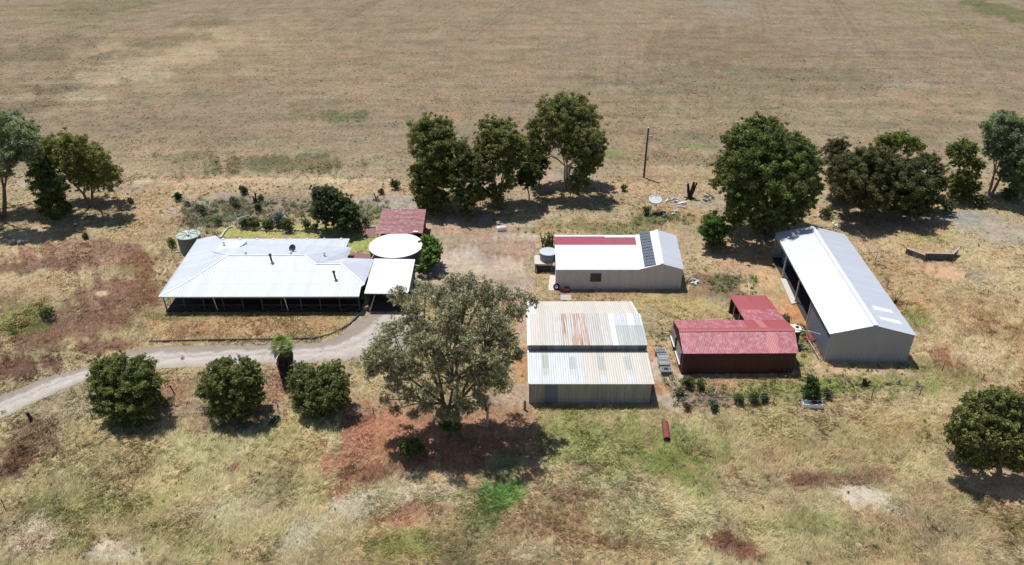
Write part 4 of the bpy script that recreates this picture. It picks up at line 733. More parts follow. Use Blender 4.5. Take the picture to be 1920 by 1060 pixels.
def tree(name, label, base, lobes, colA, colB, seed=1, cover=1.0, leaf=(.105, .25), cl=.185, fork=.25, trunk=.22, bark='bark', droop=0.0, tilt=0.5, stems=1, tipc=None, group=None, cat='tree', twigs=5, lean=(0, 0), keep=1.0, ysq=.95, infl=1.12, deep=.55):
    rng = np.random.RandomState(seed); rs = random.Random(seed)
    B = G(*base); vm = sum(l[1] for l in lobes) / len(lobes)
    t = thing(name, label, cat, (B.x, B.y, 0), group); L_ = []
    pp = PPM((B.x, B.y, 3)); ua, ub = min(l[0] - l[2] for l in lobes), max(l[0] + l[2] for l in lobes); va, vb = min(l[1] - l[2] for l in lobes), max(l[1] + l[2] for l in lobes)
    um, vc, hu, hv = (ua + ub) / 2, (va + vb) / 2, (ub - ua) / 2, (vb - va) / 2
    for l in lobes:
        rho = ((l[0] - um) / hu) ** 2 + ((l[1] - vc) / hv) ** 2; D = deep * hu / pp * math.sqrt(max(0, 1 - rho)); rl = l[2] * infl / pp
        t0 = (vm - l[1]) / pp * tilt + rng.uniform(-.3, .3) * rl + (l[3] if len(l) > 3 else 0)
        for sgn in ((-1, 1) if D > rl * .55 else (0,)):
            dY = t0 + sgn * D
            while AY(l[0], l[1], B.y + dY).z < rl * .55 and dY < 0: dY += .3
            c0 = AY(l[0], l[1], B.y + dY); L_.append((np.array(c0), l[2] * infl / PPM(c0)))
    C_, R_ = [], []; tw = []
    for (c0, r) in L_:
        n = max(6, int(keep * 42)); d = rng.normal(size=(n, 3)); d[:, 2] += .25; d /= np.linalg.norm(d, axis=1)[:, None]
        for k in range(n):
            q = c0 + d[k] * r * (rng.uniform(.35, 1.0) if k % 6 else rng.uniform(1.0, 1.3)) * np.array([1, ysq, .95]); rc = r * cl * rng.uniform(.5, 1.6) * (1 if k % 6 else .7)
            if q[2] < rc * .5: q[2] = rc * .5 + .1
            C_.append(q); R_.append(rc); 
            if k < twigs: tw.append((c0, q))
        mr = float(np.mean(R_)); per = cover * 4.2 * math.pi * mr * mr / (leaf[0] * leaf[1] * .62)
    V, F, Cc = foliage(C_, R_, mr, per, leaf[0], leaf[1], np.array(colA), np.array(colB), rng, droop, None if tipc is None else np.array(tipc))
    V[:, 2] = np.maximum(V[:, 2], .03)
    top = max(c0[2] for c0, r in L_); mb = MB(); cen = sum(c0 for c0, r in L_) / len(L_)
    stemsP = []
    for s_ in range(stems):
        a_ = s_ * 2.4 + seed; off = V3((math.cos(a_), math.sin(a_), 0)) * (.0 if stems == 1 else trunk * 1.3)
        fk = V3((B.x + off.x * 2.2 + lean[0] + (cen[0] - B.x) * fork * .9, B.y + off.y * 2.2 + lean[1] + (cen[1] - B.y) * fork * .8, max(.35, top * fork)))
        b0 = V3((B.x, B.y, -.15)) + off; md = b0.lerp(fk, .5) + V3((rs.uniform(-.1, .1), rs.uniform(-.1, .1), 0))
        mb.tube([b0, b0.lerp(md, .25), md, fk], [trunk * 1.5, trunk * 1.1, trunk, trunk * .85], 9); stemsP.append(fk)
    ctr = [V3(c0) for c0, r in L_]; ng = max(1, min(len(ctr) // 4, 9)); seeds = [ctr[0]]
    while len(seeds) < ng: seeds.append(max(ctr, key=lambda c: min((c - s2).length for s2 in seeds)))
    grp = [min(range(ng), key=lambda g_: (seeds[g_] - c).length) for c in ctr]; hubs = []
    for g_ in range(ng):
        mem = [c for c, k in zip(ctr, grp) if k == g_]; mc = sum(mem, V3((0, 0, 0))) / len(mem); fk = min(stemsP, key=lambda f: (f - mc).length); hb = fk.lerp(mc, .55)
        hb += V3((rs.uniform(-.3, .3), rs.uniform(-.3, .3), 0)); m_ = fk.lerp(hb, .5) + V3((rs.uniform(-.2, .2), rs.uniform(-.2, .2), .15)); mb.tube([fk, m_, hb], [trunk * .62, trunk * .48, trunk * .36], 7, caps=False); hubs.append(hb)
    for (c0, r), g_ in zip(L_, grp):
        c0 = V3(c0); hb = hubs[g_]; m_ = hb.lerp(c0, .5) + V3((rs.uniform(-.3, .3), rs.uniform(-.3, .3), (c0 - hb).length * .12))
        mb.tube([hb, m_, c0], [trunk * .30, trunk * .22, trunk * .10], 5, caps=False)
    for (c0, q) in tw:
        c0, q = V3(c0), V3(q); mb.tube([c0, c0.lerp(q, .5) + V3((0, 0, .1)), q], [trunk * .16, trunk * .10, trunk * .05], 4, caps=False)
    mb.build('trunk', bark, t)
    npmesh('crown', V, F, Cc, 'leaf', t['_o'], t)
    return t
DG, MG = (.075, .080, .028), (.215, .220, .070)          # dark and mid greens
OL, OLL = (.075, .080, .038), (.20, .205, .10)          # olive
GG, GGL = (.11, .12, .070), (.30, .32, .18)           # grey green
TIP = (.30, .28, .08)  # new-growth yellow, raised to paint olive highlights into the leaves
tree('gum_tree', 'grey green gum tree cut by the left edge of the photo with spreading limbs', (2, 408), [(20, 243, 30), (52, 262, 24), (8, 290, 26), (35, 290, 22), (-30, 250, 36), (-45, 290, 34), (62, 290, 14), (5, 320, 16), (-70, 320, 30)], GG, GGL, 11, .8, (.12, .34), droop=.4, trunk=.3, stems=2, fork=.3)
tree('bushy_tree', 'dense dark bushy tree reaching the ground left of the umbrella shaped gum', (98, 408), [(78, 300, 22), (84, 330, 26), (90, 360, 28), (100, 388, 24), (110, 350, 20), (74, 315, 16)], (.045, .052, .02), (.12, .135, .045), 12, 1.1, trunk=.2, fork=.15)
tree('gum_tree', 'umbrella crowned gum tree with a forked bare trunk over its own shade at left', (170, 390), [(102, 278, 24), (130, 272, 24), (158, 283, 24), (120, 305, 22), (150, 312, 20), (182, 300, 20), (190, 325, 22), (212, 332, 17), (160, 338, 18), (88, 302, 18), (200, 350, 12), (140, 335, 14), (180, 345, 12)], (.08, .085, .028), (.245, .24, .075), 13, .85, trunk=.24, fork=.2, tipc=TIP, tilt=.35, stems=2)
for a in (
 ('gum_tree', 'tall narrow dark gum at the left end of the clump behind the yard', (812, 388), [(782, 245, 18), (805, 240, 22), (828, 243, 20), (792, 268, 24), (822, 270, 26), (840, 285, 18), (800, 300, 26), (826, 310, 24), (790, 328, 18), (815, 338, 20), (782, 352, 14), (835, 345, 12), (792, 370, 15), (776, 320, 10), (838, 262, 16), (812, 365, 20), (828, 372, 16), (798, 385, 13), (815, 388, 12), (845, 318, 16)], DG, MG, 21, 1.0, 2),
 ('small_gum', 'low olive gum between the narrow gum and the middle gum of the yard clump', (878, 402), [(866, 282, 18), (880, 300, 18), (855, 310, 16), (878, 322, 20), (900, 318, 18), (862, 335, 18), (892, 340, 14), (884, 362, 18), (862, 372, 16), (900, 366, 14), (878, 382, 16), (892, 350, 16), (852, 350, 14), (872, 395, 10)], OL, (.11, .125, .045), 22, .95, 1),
 ('gum_tree', 'middle gum of the yard clump with several thin grey stems showing', (934, 385), [(908, 238, 18), (930, 235, 16), (948, 242, 18), (915, 262, 20), (942, 264, 22), (962, 262, 18), (900, 285, 18), (925, 288, 20), (955, 290, 20), (975, 275, 16), (930, 315, 14), (950, 318, 16), (970, 305, 14), (905, 308, 14), (912, 335, 13), (922, 360, 13), (946, 352, 12), (958, 340, 12), (935, 378, 12)], DG, MG, 23, .85, 4),
 ('round_shrub', 'small rounded dark tree under the limb of the tallest gum in the yard clump', (992, 385), [(985, 322, 15), (998, 330, 15), (980, 336, 13), (992, 344, 12), (1003, 318, 10)], DG, (.08, .10, .03), 24, 1.1, 1),
 ('bushy_tree', 'dark small tree half hidden behind the rounded one in the yard clump', (1012, 352), [(1004, 298, 15), (1016, 308, 14), (1008, 322, 12), (996, 306, 12)], (.035, .045, .02), (.09, .11, .04), 25, 1.0, 1),
 ('gum_tree', 'tallest gum of the yard clump, broad crown and pale bare stems', (1062, 356), [(1028, 210, 24), (1058, 200, 24), (1088, 207, 24), (1108, 232, 22), (1070, 228, 26), (1038, 236, 26), (1004, 238, 16), (1002, 262, 18), (1018, 278, 16), (1096, 262, 26), (1120, 270, 18), (1120, 295, 16), (1084, 290, 22), (1104, 305, 18), (1090, 325, 14), (1076, 338, 10), (995, 285, 12), (1040, 262, 18), (1070, 258, 18), (1108, 290, 20), (1062, 285, 12), (1102, 318, 16), (1092, 340, 12), (1078, 352, 10)], DG, (.225, .23, .085), 26, .85, 4)):
    tree(a[0], a[1], a[2], a[3], a[4], a[5], a[6], a[7], stems=a[8], trunk=.17 if a[8] > 1 else .14, fork=.22 if 'tallest' not in a[1] else .3, tipc=TIP if 'gum' in a[0] else None, bark='bark_pale' if 'tallest' in a[1] else 'bark', tilt=.35, group='clump of trees behind the yard')
tree('gum_tree', 'huge dense dark green gum reaching the ground behind the largest shed', (1436, 440), [(1395, 250, 24), (1422, 242, 22), (1446, 246, 22), (1380, 275, 26), (1412, 275, 28), (1445, 275, 28), (1475, 275, 26), (1502, 288, 26), (1520, 310, 22), (1370, 305, 26), (1400, 310, 30), (1435, 312, 32), (1472, 315, 32), (1505, 330, 26), (1362, 340, 24), (1392, 350, 30), (1430, 355, 34), (1470, 355, 32), (1508, 362, 24), (1525, 350, 16), (1385, 385, 24), (1412, 395, 26), (1448, 398, 26), (1482, 395, 24), (1508, 388, 14), (1378, 412, 16), (1425, 420, 18), (1462, 415, 16)], DG, (.19, .205, .066), 31, 1.05, trunk=.45, fork=.15, stems=2, tipc=(.13, .16, .04), tilt=.4, leaf=(.13, .28))
tree('round_shrub', 'bright green rounded shrub left of the foot of the huge dark gum', (1340, 466), [(1333, 415, 15), (1347, 418, 14), (1326, 430, 14), (1342, 434, 17), (1356, 432, 12), (1336, 448, 14), (1348, 450, 12)], (.045, .075, .02), (.13, .19, .045), 32, 1.2, trunk=.1, cat='shrub', tilt=.3, leaf=(.10, .22))
tree('bushy_tree', 'thin brownish small tree between the huge gum and the dark thicket', (1574, 372), [(1558, 278, 16), (1575, 276, 15), (1566, 300, 18), (1584, 298, 14), (1576, 322, 16), (1560, 330, 14), (1570, 350, 15), (1590, 340, 14), (1582, 365, 12)], (.06, .055, .03), (.13, .115, .06), 33, .8, trunk=.14, stems=3)
tree('bushy_tree', 'broad dark olive tree, left half of the dark thicket at right', (1625, 408), [(1595, 312, 22), (1622, 295, 24), (1650, 302, 24), (1585, 338, 20), (1612, 335, 28), (1645, 335, 28), (1600, 365, 22), (1630, 372, 26), (1655, 370, 20), (1582, 358, 14)], (.060, .062, .028), (.155, .155, .06), 34, 1.1, trunk=.25, fork=.15, tipc=(.12, .09, .035))
tree('bushy_tree', 'broad dark olive tree, right half of the dark thicket at right', (1702, 402), [(1678, 318, 24), (1708, 318, 24), (1740, 305, 18), (1758, 322, 14), (1680, 350, 26), (1712, 350, 28), (1742, 345, 22), (1690, 378, 22), (1718, 380, 20), (1745, 370, 15), (1764, 345, 13), (1758, 375, 12), (1735, 388, 12)], (.060, .062, .030), (.150, .150, .065), 35, 1.05, trunk=.25, fork=.15)
tree('umbrella_tree', 'lime green flat topped tree standing behind the dark thicket', (1690, 345), [(1652, 268, 12), (1668, 262, 13), (1690, 262, 14), (1708, 270, 13), (1724, 277, 10), (1675, 275, 12), (1655, 282, 8), (1700, 283, 8)], (.075, .09, .022), (.19, .21, .05), 36, .9, trunk=.16, stems=3, bark='bark_pale', tilt=.2)
tree('umbrella_tree', 'small rounded tree with bare stems between the thicket and the pale gum', (1806, 372), [(1788, 282, 14), (1806, 276, 15), (1822, 284, 12), (1796, 302, 12), (1818, 304, 14), (1832, 312, 12), (1806, 330, 14), (1822, 332, 13), (1790, 340, 13), (1802, 352, 15), (1786, 358, 12), (1824, 352, 13), (1812, 364, 12)], (.07, .082, .026), (.20, .22, .06), 37, .9, trunk=.14, stems=3, tilt=.3)
tree('gum_tree', 'pale grey green gum with a leaning trunk near the right edge', (1856, 366), [(1862, 240, 20), (1885, 234, 22), (1908, 238, 20), (1868, 262, 20), (1892, 262, 22), (1915, 262, 18), (1858, 285, 14), (1880, 288, 14)], GG, (.24, .27, .15), 38, .95, trunk=.22, stems=2, lean=(.6, .2), droop=.3, bark='bark_pale', tilt=.35)
tree('gum_tree', 'pale green gum cut by the right edge with its crown over dark shade', (1912, 372), [(1900, 290, 20), (1922, 285, 24), (1890, 310, 14), (1915, 315, 18), (1945, 270, 30), (1975, 300, 34), (1950, 320, 24), (1935, 245, 20), (1895, 332, 16), (1914, 344, 18), (1935, 340, 20), (1900, 356, 12), (1880, 330, 10)], GG, (.22, .25, .13), 39, .95, trunk=.22, stems=2, droop=.3, bark='bark_pale', tilt=.35)
tree('bushy_tree', 'dark dull leaved tree behind the lawn, left of the glossy one', (612, 432), [(596, 362, 13), (612, 360, 14), (628, 368, 12), (600, 382, 15), (618, 385, 15), (596, 402, 12), (612, 408, 14), (630, 405, 12)], (.045, .052, .026), (.11, .12, .055), 41, 1.1, trunk=.14, tilt=.3, leaf=(.13, .26))
tree('bushy_tree', 'dark glossy leaved tree behind the lawn beside the dull leaved one', (650, 434), [(634, 374, 12), (648, 378, 12), (642, 395, 16), (658, 396, 14), (648, 414, 15), (664, 414, 13), (636, 418, 12), (670, 424, 9)], (.035, .055, .02), (.12, .15, .055), 42, 1.15, trunk=.14, tilt=.3, leaf=(.13, .26))
tree('citrus_tree', 'leftmost and largest of the three round dark trees beside the driveway', (242, 772), [(200, 692, 24), (228, 688, 22), (262, 692, 22), (280, 684, 12), (190, 718, 22), (218, 720, 28), (252, 720, 28), (284, 718, 22), (196, 745, 22), (228, 750, 28), (262, 748, 26), (288, 738, 14), (212, 768, 18), (245, 770, 20), (190, 768, 11), (225, 784, 13), (255, 784, 13), (282, 764, 14), (298, 748, 10)], DG, (.19, .20, .066), 51, .95, trunk=.16, fork=.12, tilt=.42, deep=.42, leaf=(.085, .20), group='round trees beside the driveway')
tree('citrus_tree', 'middle round dark tree beside the driveway with a notch in the top of its crown', (436, 776), [(408, 690, 16), (422, 682, 14), (458, 686, 15), (474, 692, 14), (398, 712, 20), (426, 712, 24), (458, 712, 20), (482, 715, 14), (388, 732, 16), (414, 738, 22), (446, 740, 24), (474, 738, 18), (422, 764, 18), (448, 766, 18), (404, 756, 12), (400, 772, 11), (430, 783, 13), (460, 778, 13), (482, 752, 13)], DG, (.20, .205, .07), 52, 1.05, trunk=.15, fork=.12, tilt=.42, deep=.42, leaf=(.085, .20), group='round trees beside the driveway')
tree('citrus_tree', 'rightmost round dark tree beside the driveway, next to the short palm', (594, 766), [(562, 692, 14), (580, 700, 16), (612, 698, 16), (632, 690, 14), (558, 715, 18), (584, 722, 22), (616, 722, 22), (642, 712, 14), (560, 740, 18), (586, 748, 22), (616, 746, 22), (640, 738, 16), (576, 766, 14), (604, 766, 14), (563, 762, 12), (590, 777, 12), (616, 773, 12), (642, 754, 14)], DG, (.20, .205, .08), 53, .8, trunk=.15, fork=.12, tilt=.42, deep=.42, leaf=(.085, .20), group='round trees beside the driveway')
tree('bushy_tree', 'low spreading dark tree cut by the right edge of the foreground', (1874, 872), [(1830, 758, 24), (1862, 752, 24), (1895, 754, 24), (1925, 765, 28), (1808, 785, 24), (1838, 788, 26), (1872, 790, 26), (1905, 795, 24), (1796, 812, 20), (1822, 820, 24), (1855, 825, 22), (1890, 830, 20), (1920, 835, 26), (1950, 800, 34), (1800, 840, 12), (1826, 846, 16), (1880, 852, 14), (1808, 858, 12), (1838, 864, 15), (1862, 868, 12), (1896, 866, 14), (1925, 868, 18)], (.08, .082, .03), (.235, .225, .08), 54, .95, trunk=.26, fork=.25, tilt=.5, deep=.4, stems=3, leaf=(.10, .22))
big = [(750, 556, 19), (772, 578, 20), (798, 546, 22), (826, 562, 22), (851, 534, 21), (881, 530, 18), (874, 566, 24), (910, 546, 20), (940, 552, 20), (968, 556, 17), (990, 562, 12), (918, 590, 24), (958, 588, 16), (772, 602, 22), (734, 616, 20), (800, 620, 22), (838, 602, 22), (700, 664, 17), (720, 644, 16), (694, 700, 12), (712, 692, 14), (744, 672, 22), (782, 652, 24), (824, 642, 24), (858, 624, 22), (892, 630, 24), (934, 634, 20), (955, 648, 15), (866, 672, 22), (820, 690, 22), (776, 700, 22), (740, 716, 20), (886, 704, 18), (850, 722, 20), (806, 734, 20), (766, 742, 16), (896, 740, 12), (864, 752, 15)]
rs = random.Random(77)
big += [(800, 764, 16), (828, 776, 13), (878, 766, 14), (742, 768, 12), (906, 754, 14), (852, 782, 12), (776, 778, 10), (720, 750, 14), (924, 700, 16), (944, 676, 16), (910, 668, 18), (690, 680, 14), (975, 585, 14), (1003, 568, 9)]
for k in range(22):
    a_, q_ = rs.uniform(0, 6.283), math.sqrt(rs.random()); big.append((836 + 138 * q_ * math.cos(a_), 648 + 108 * q_ * math.sin(a_), rs.uniform(13, 20), rs.uniform(-2, 2)))
tree('gum_tree', 'biggest gum, sparse olive weeping crown hanging over the carport and the cream shed corner', (848, 806), big, (.16, .15, .083), (.42, .385, .262), 61, .30, (.075, .27), cl=.21, fork=.20, trunk=.26, stems=3, droop=.8, tilt=.40, twigs=10, deep=.22, tipc=(.24, .17, .12), bark='bark')
tree('low_bush', 'green bush growing in the shade under the biggest gum', (770, 862), [(758, 838, 11), (775, 834, 12), (788, 842, 9), (766, 850, 10)], (.04, .055, .02), (.10, .13, .045), 62, .9, trunk=.06, cat='bush', tilt=.5, leaf=(.10, .24))
tree('low_bush', 'small bright bush at the foot of the biggest gum trunk', (842, 818), [(832, 798, 9), (846, 794, 10), (856, 802, 8)], (.05, .075, .02), (.12, .17, .04), 63, .9, trunk=.05, cat='bush', tilt=.5, leaf=(.10, .24))
tree('vine', 'big leaved bright green vine sprawling beside the huge white tank', (806, 505), [(800, 450, 10), (812, 460, 12), (803, 472, 12), (818, 474, 10), (800, 488, 10), (812, 488, 10), (794, 500, 8), (786, 506, 7)], (.05, .085, .02), (.15, .22, .05), 64, 1.0, trunk=.06, cat='vine', tilt=.9, leaf=(.28, .34), fork=.1)
tree('young_tree', 'small bushy young tree beside the rusty white trough', (1521, 748), [(1520, 712, 9), (1524, 722, 12), (1518, 732, 12), (1526, 738, 11)], (.03, .055, .018), (.08, .14, .035), 65, 1.1, trunk=.06, tilt=.3, leaf=(.10, .22))
def bush(u, v, r, name, label, A=DG, B_=(.13, .155, .06), seed=0, cat='bush', cov=1.0, group=None, lw=(.10, .22), n=3):
    rs = random.Random(seed + int(u)); L_ = [(u + rs.uniform(-.45, .45) * r, v - r * .5 + rs.uniform(-.35, .3) * r, r * rs.uniform(.55, .75)) for _ in range(n)]
    return tree(name, label, (u, v + r * .25), L_, A, B_, seed + int(u * 3 + v), cov, lw, trunk=.05, cat=cat, tilt=.5, twigs=2, keep=.5, group=group, fork=.12)
HG = 'hedge shrubs along the back of the lawn'
bush(455, 422, 13, 'hedge_shrub', 'dark shrub at the left end of the lawn hedge, beside the clothes hoist', group=HG)
bush(478, 423, 13, 'hedge_shrub', 'dark low shrub second from the left in the lawn hedge', group=HG)
bush(500, 425, 12, 'hedge_shrub', 'dark shrub left of the pale flowering shrub in the lawn hedge', group=HG)
bush(522, 418, 15, 'flowering_shrub', 'pale mauve flowering shrub in the middle of the lawn hedge', (.10, .11, .10), (.33, .31, .38), group=HG)
bush(538, 428, 13, 'hedge_shrub', 'olive green shrub in front of the pale flowering shrub', OL, (.13, .15, .05), group=HG)
bush(572, 427, 11, 'hedge_shrub', 'single round dark shrub right of the gap in the lawn hedge', group=HG)
bush(592, 430, 9, 'hedge_shrub', 'little shrub at the foot of the dull leaved tree behind the lawn', group=HG)
bush(684, 420, 11, 'loose_bush', 'loose grey green bush between the glossy tree and the worn red shed', (.06, .075, .04), (.14, .17, .09), cov=.7)
bush(331, 372, 9, 'small_shrub', 'round dark green shrub alone in the dry grass above the dark green tank', (.02, .045, .014), (.06, .10, .03))
bush(457, 360, 8, 'small_shrub', 'round dark shrub in the dry grass above the scrub bed', (.02, .045, .014), (.06, .10, .03))
bush(487, 374, 7, 'small_shrub', 'small dark shrub just above the charred forked stump behind the garden')
bush(482, 393, 10, 'small_shrub', 'dark shrub in front of the charred forked stump behind the garden', (.03, .045, .02), (.08, .10, .04))
bush(741, 350, 9, 'small_shrub', 'upright green shrub at the field edge left of the yard clump', (.03, .05, .015), (.08, .12, .03))
bush(715, 362, 6, 'small_shrub', 'tiny green shrub next to the grey stump above the worn red shed')
bush(244, 378, 7, 'small_shrub', 'scraggly small shrub right of the umbrella shaped gum', cov=.5)
bush(1168, 356, 8, 'small_shrub', 'small dark shrub in dry grass right of the tallest yard gum')
bush(1212, 400, 10, 'small_shrub', 'dark weedy shrub beside the round dish stand', OL, (.10, .12, .05), cov=.7)
bush(85, 594, 15, 'low_bush', 'sprawling olive bush in the reddish weeds at left', OL, (.13, .15, .06), cov=.8)
bush(160, 445, 0.1 + 7, 'low_bush', 'scrubby little bush beyond the reddish weeds, under the umbrella gum shade', OL, (.13, .14, .07), cov=.5)
bush(1340, 765, 9, 'low_bush', 'greyish bush on the fence line in front of the red shed', (.05, .06, .04), (.12, .14, .09))
bush(1384, 752, 9, 'low_bush', 'leftmost green bush on the fence line in front of the red shed', (.04, .06, .02), (.11, .15, .05))
bush(1412, 750, 10, 'low_bush', 'middle green bush on the fence line in front of the red shed', (.04, .06, .02), (.11, .14, .05))
bush(1434, 750, 8, 'low_bush', 'small dark bush at the right end of the fence line bushes', (.03, .045, .018), (.08, .11, .04))
bush(1290, 722, 12, 'low_bush', 'tangled green bush by the front left corner of the red shed', (.05, .065, .03), (.12, .15, .06), cov=.7)
bush(1312, 724, 9, 'low_bush', 'leafy green bush against the front wall of the red shed', (.04, .07, .02), (.11, .17, .05), cov=.8)
bush(1275, 740, 11, 'low_bush', 'grey brown dead bush right of the cream shed corner', (.08, .07, .05), (.19, .17, .13), cov=.6)
bush(1288, 765, 8, 'low_bush', 'reddish dried bush near the striped shed front corner', (.10, .05, .035), (.20, .11, .07), cov=.6)
bush(1470, 602, 12, 'low_bush', 'grey green weeds behind the cream lidded tank', (.06, .075, .05), (.15, .17, .11), cov=.5)
bush(1552, 742, 9, 'low_bush', 'dry brown bush right of the rusty white trough', (.06, .045, .03), (.14, .11, .07), cov=.6)
bush(410, 418, 10, 'low_bush', 'grey scrub bush in the garden bed behind the house', (.07, .08, .055), (.17, .19, .13), cov=.6)
bush(375, 400, 12, 'low_bush', 'sprawling grey green scrub at the left of the garden bed', (.06, .07, .045), (.16, .17, .12), cov=.55)
bush(440, 385, 12, 'low_bush', 'grey green scrub bush at the top of the garden bed', (.07, .08, .055), (.17, .19, .13), cov=.55)
bush(322, 458, 8, 'low_bush', 'dark bush behind the left side of the small dark green tank', DG, MG)
bush(1776, 396, 15, 'low_bush', 'added low bush filling out the shade at the right foot of the dark thicket', (.05, .055, .025), (.13, .14, .055))  # added, like the next two, to fill out dark shade under the trees
bush(1842, 384, 13, 'low_bush', 'added low bush filling out the shade right of the small rounded tree', (.05, .055, .025), (.13, .14, .055))
bush(1890, 372, 15, 'low_bush', 'added low bush filling out the shade under the pale gum at the right edge', (.05, .055, .025), (.13, .15, .06))
bush(1548, 404, 13, 'low_bush', 'low dark bush between the huge gum and the dark thicket', (.05, .055, .025), (.13, .14, .055))
# spiky plants beside the garage tank
t = thing('spiky_plant', 'tall dark spiky plant behind the small blue grey tank', 'plant', G(1027, 462)); mb = MB(); rs = random.Random(4); p = V3(t['_o'])
for k in range(16):
    a_ = rs.uniform(0, 6.28); b0 = p + V3((rs.uniform(-.9, .9), rs.uniform(-.4, .4), 0)); hh = rs.uniform(.8, 2.3); o_ = V3((math.cos(a_), math.sin(a_), 0)) * rs.uniform(.1, .7)
    mb.tube([b0, b0 + V3((0, 0, hh * .5)) + o_ * .4, b0 + V3((0, 0, hh)) + o_], [.10, .09, .03], 5)
mb.build('stem', plain('cactus_green', (.07, .10, .04), .6), t)
for x, y, z in ((-.6, 0, 1.0), (.3, .1, 1.5), (.7, 0, .8), (0, 0, 2.0)):
    V, F, Cc = foliage([np.array(p + V3((x, y, z)))], [.45], .45, 60, .12, .3, np.array((.04, .06, .02)), np.array((.11, .14, .05)), np.random.RandomState(int(z * 10))); npmesh('leaf_clump', V, F, Cc, 'leaf', t['_o'], t)
# palm
t = thing('palm_tree', 'short fan palm with a thick dark skirt of dead fronds beside the driveway', 'palm tree', G(540, 712)); p = V3(t['_o']); rs = random.Random(9)
top = AY(529, 652, p.y); mb = MB(); mb.tube([p - V3((0, 0, .1)), p.lerp(top, .4), top], [.30, .27, .3], 12); mb.build('trunk', 'bark', t)
mb = MB()
for k in range(170):
    s_ = rs.uniform(.22, 1.0); c0 = p.lerp(top, s_) + V3((0, 0, .05)); a_ = rs.uniform(0, 6.28); d = V3((math.cos(a_), math.sin(a_), 0)); q = V3((-d.y, d.x, 0)); rr = .68 + .35 * s_
    mb.face([c0 + d * .25 - q * .08, c0 + d * .25 + q * .08, c0 + d * rr + q * .22 - V3((0, 0, .75)), c0 + d * (rr - .05) - q * .2 - V3((0, 0, .85))])
mb.build('frond_skirt', 'skirt', t)
Vs, Fs, Cs = [], [], []
for k in range(34):
    a_ = k * 2.4; el = 1.35 - 1.6 * (k / 34); d = V3((math.cos(a_) * math.cos(el), math.sin(a_) * math.cos(el), math.sin(el))); q = V3((-math.sin(a_), math.cos(a_), 0)); u_ = d.cross(q)
    b0 = top + V3((0, 0, .05)); hub = b0 + d * rs.uniform(.5, .75); cc = np.array((.22, .30, .07)) * rs.uniform(.6, 1.5) if k < 27 else np.array((.20, .17, .07))
    nb = 9
    for j in range(nb):
        f_ = (j / (nb - 1) - .5) * 1.9; dd = (d * math.cos(f_) + q * math.sin(f_)).normalized(); ln = .98 * (1 - .22 * abs(f_)); sd = dd.cross(u_).normalized() * .045
        tip = hub + dd * ln - V3((0, 0, .22)); mid = hub + dd * ln * .55 - V3((0, 0, .04)); i0 = len(Vs); Vs += [tuple(hub), tuple(mid + sd), tuple(tip), tuple(mid - sd)]; Fs.append((i0, i0 + 1, i0 + 2, i0 + 3)); Cs += [cc] * 4
    i0 = len(Vs); Vs += [tuple(b0 - q * .03), tuple(b0 + q * .03), tuple(hub + q * .02), tuple(hub - q * .02)]; Fs.append((i0, i0 + 1, i0 + 2, i0 + 3)); Cs += [cc] * 4
npmesh('fronds', np.array(Vs), np.array(Fs), np.array(Cs), 'leaf', t['_o'], t)

# ================================================================== SMALL THINGS
def post(u, v, hgt, w_, name, label, mat='timber', lean=(0, 0), group=None, top=None, cat='post'):
    p = G(u, v); mb = MB(); q = p + V3((lean[0], lean[1], hgt)); mb.tube([p - V3((0, 0, .2)), p.lerp(q, .5), q], [w_, w_ * .95, w_ * .9], 8)
    return tag(mb.build(name, mat, loc=p), label, cat, group)
t = thing('power_pole', 'tall dark power pole with a lamp bracket in the dry field edge', 'pole', G(1207, 333)); p = V3(t['_o']); q = AY(1216, 240, p.y); mb = MB(); mb.tube([p - V3((0, 0, .3)), p.lerp(q, .5), q], [.19, .17, .14], 10); mb.build('shaft', 'timber', t)
mb = MB(); mb.tube([q, q + V3((0, 0, .12))], [.17, .12], 10); mb.build('cap', 'white_flat', t)
b0 = AY(1216, 256, p.y); mb = MB(); mb.bar(b0, b0 + V3((.55, 0, .1)), .06); mb.box(b0 + V3((.45, 0, -.05)), (.5, .3, .35)); mb.box(b0 + V3((.75, 0, .18)), (.35, .2, .08)); mb.build('lamp_bracket', 'gal', t)
for (u, v) in ((1218, 281), (1215, 290)):
    mb = MB(); b1 = AY(u, v, p.y - .15); mb.tube([b1 - V3((0, 0, .1)), b1 + V3((0, 0, .1))], .09, 8); mb.build('insulator', 'white_flat', t)
mb = MB(); b1 = AY(1217.5, 262, p.y - .1); mb.tube([b1, AY(1215, 318, p.y - .1)], .02, 5); mb.build('stay_wire', 'gal', t)
# dish stand
t = thing('dish_stand', 'round grey mesh dish with a white rim held on thin pipe legs', 'dish', G(1231, 400)); p = V3(t['_o']); c0 = AY(1229, 374, p.y + .3); q = V3((0, -.35, .93)).to_track_quat('Z', 'Y').to_matrix()
mb = MB(); torus(mb, c0, q, .92, .09, 28, 6); mb.build('rim', 'white_flat', t); mb = MB()
mb.face([c0 + q @ V3((.86 * math.cos(2 * math.pi * k / 24), .86 * math.sin(2 * math.pi * k / 24), -.02)) for k in range(24)]); me_ = mb.build('mesh_disc', 'gal', t)
mb = MB()
for k in range(-4, 5):
    x = k * .19; l = math.sqrt(max(.01, .8 - x * x)); mb.bar(c0 + q @ V3((x, -l, .02)), c0 + q @ V3((x, l, .02)), .03)
mb.build('mesh_bars', 'iron', t)
for (u, v, du) in ((1233, 402, .1), (1217.5, 408, -.7)):
    mb = MB(); a = G(u, v); mb.tube([a, V3((a.x - .05, a.y, 2.1)) if du < 0 else c0 + V3((.1, 0, -.1))], .05, 6); mb.build('leg', 'white_flat', t)
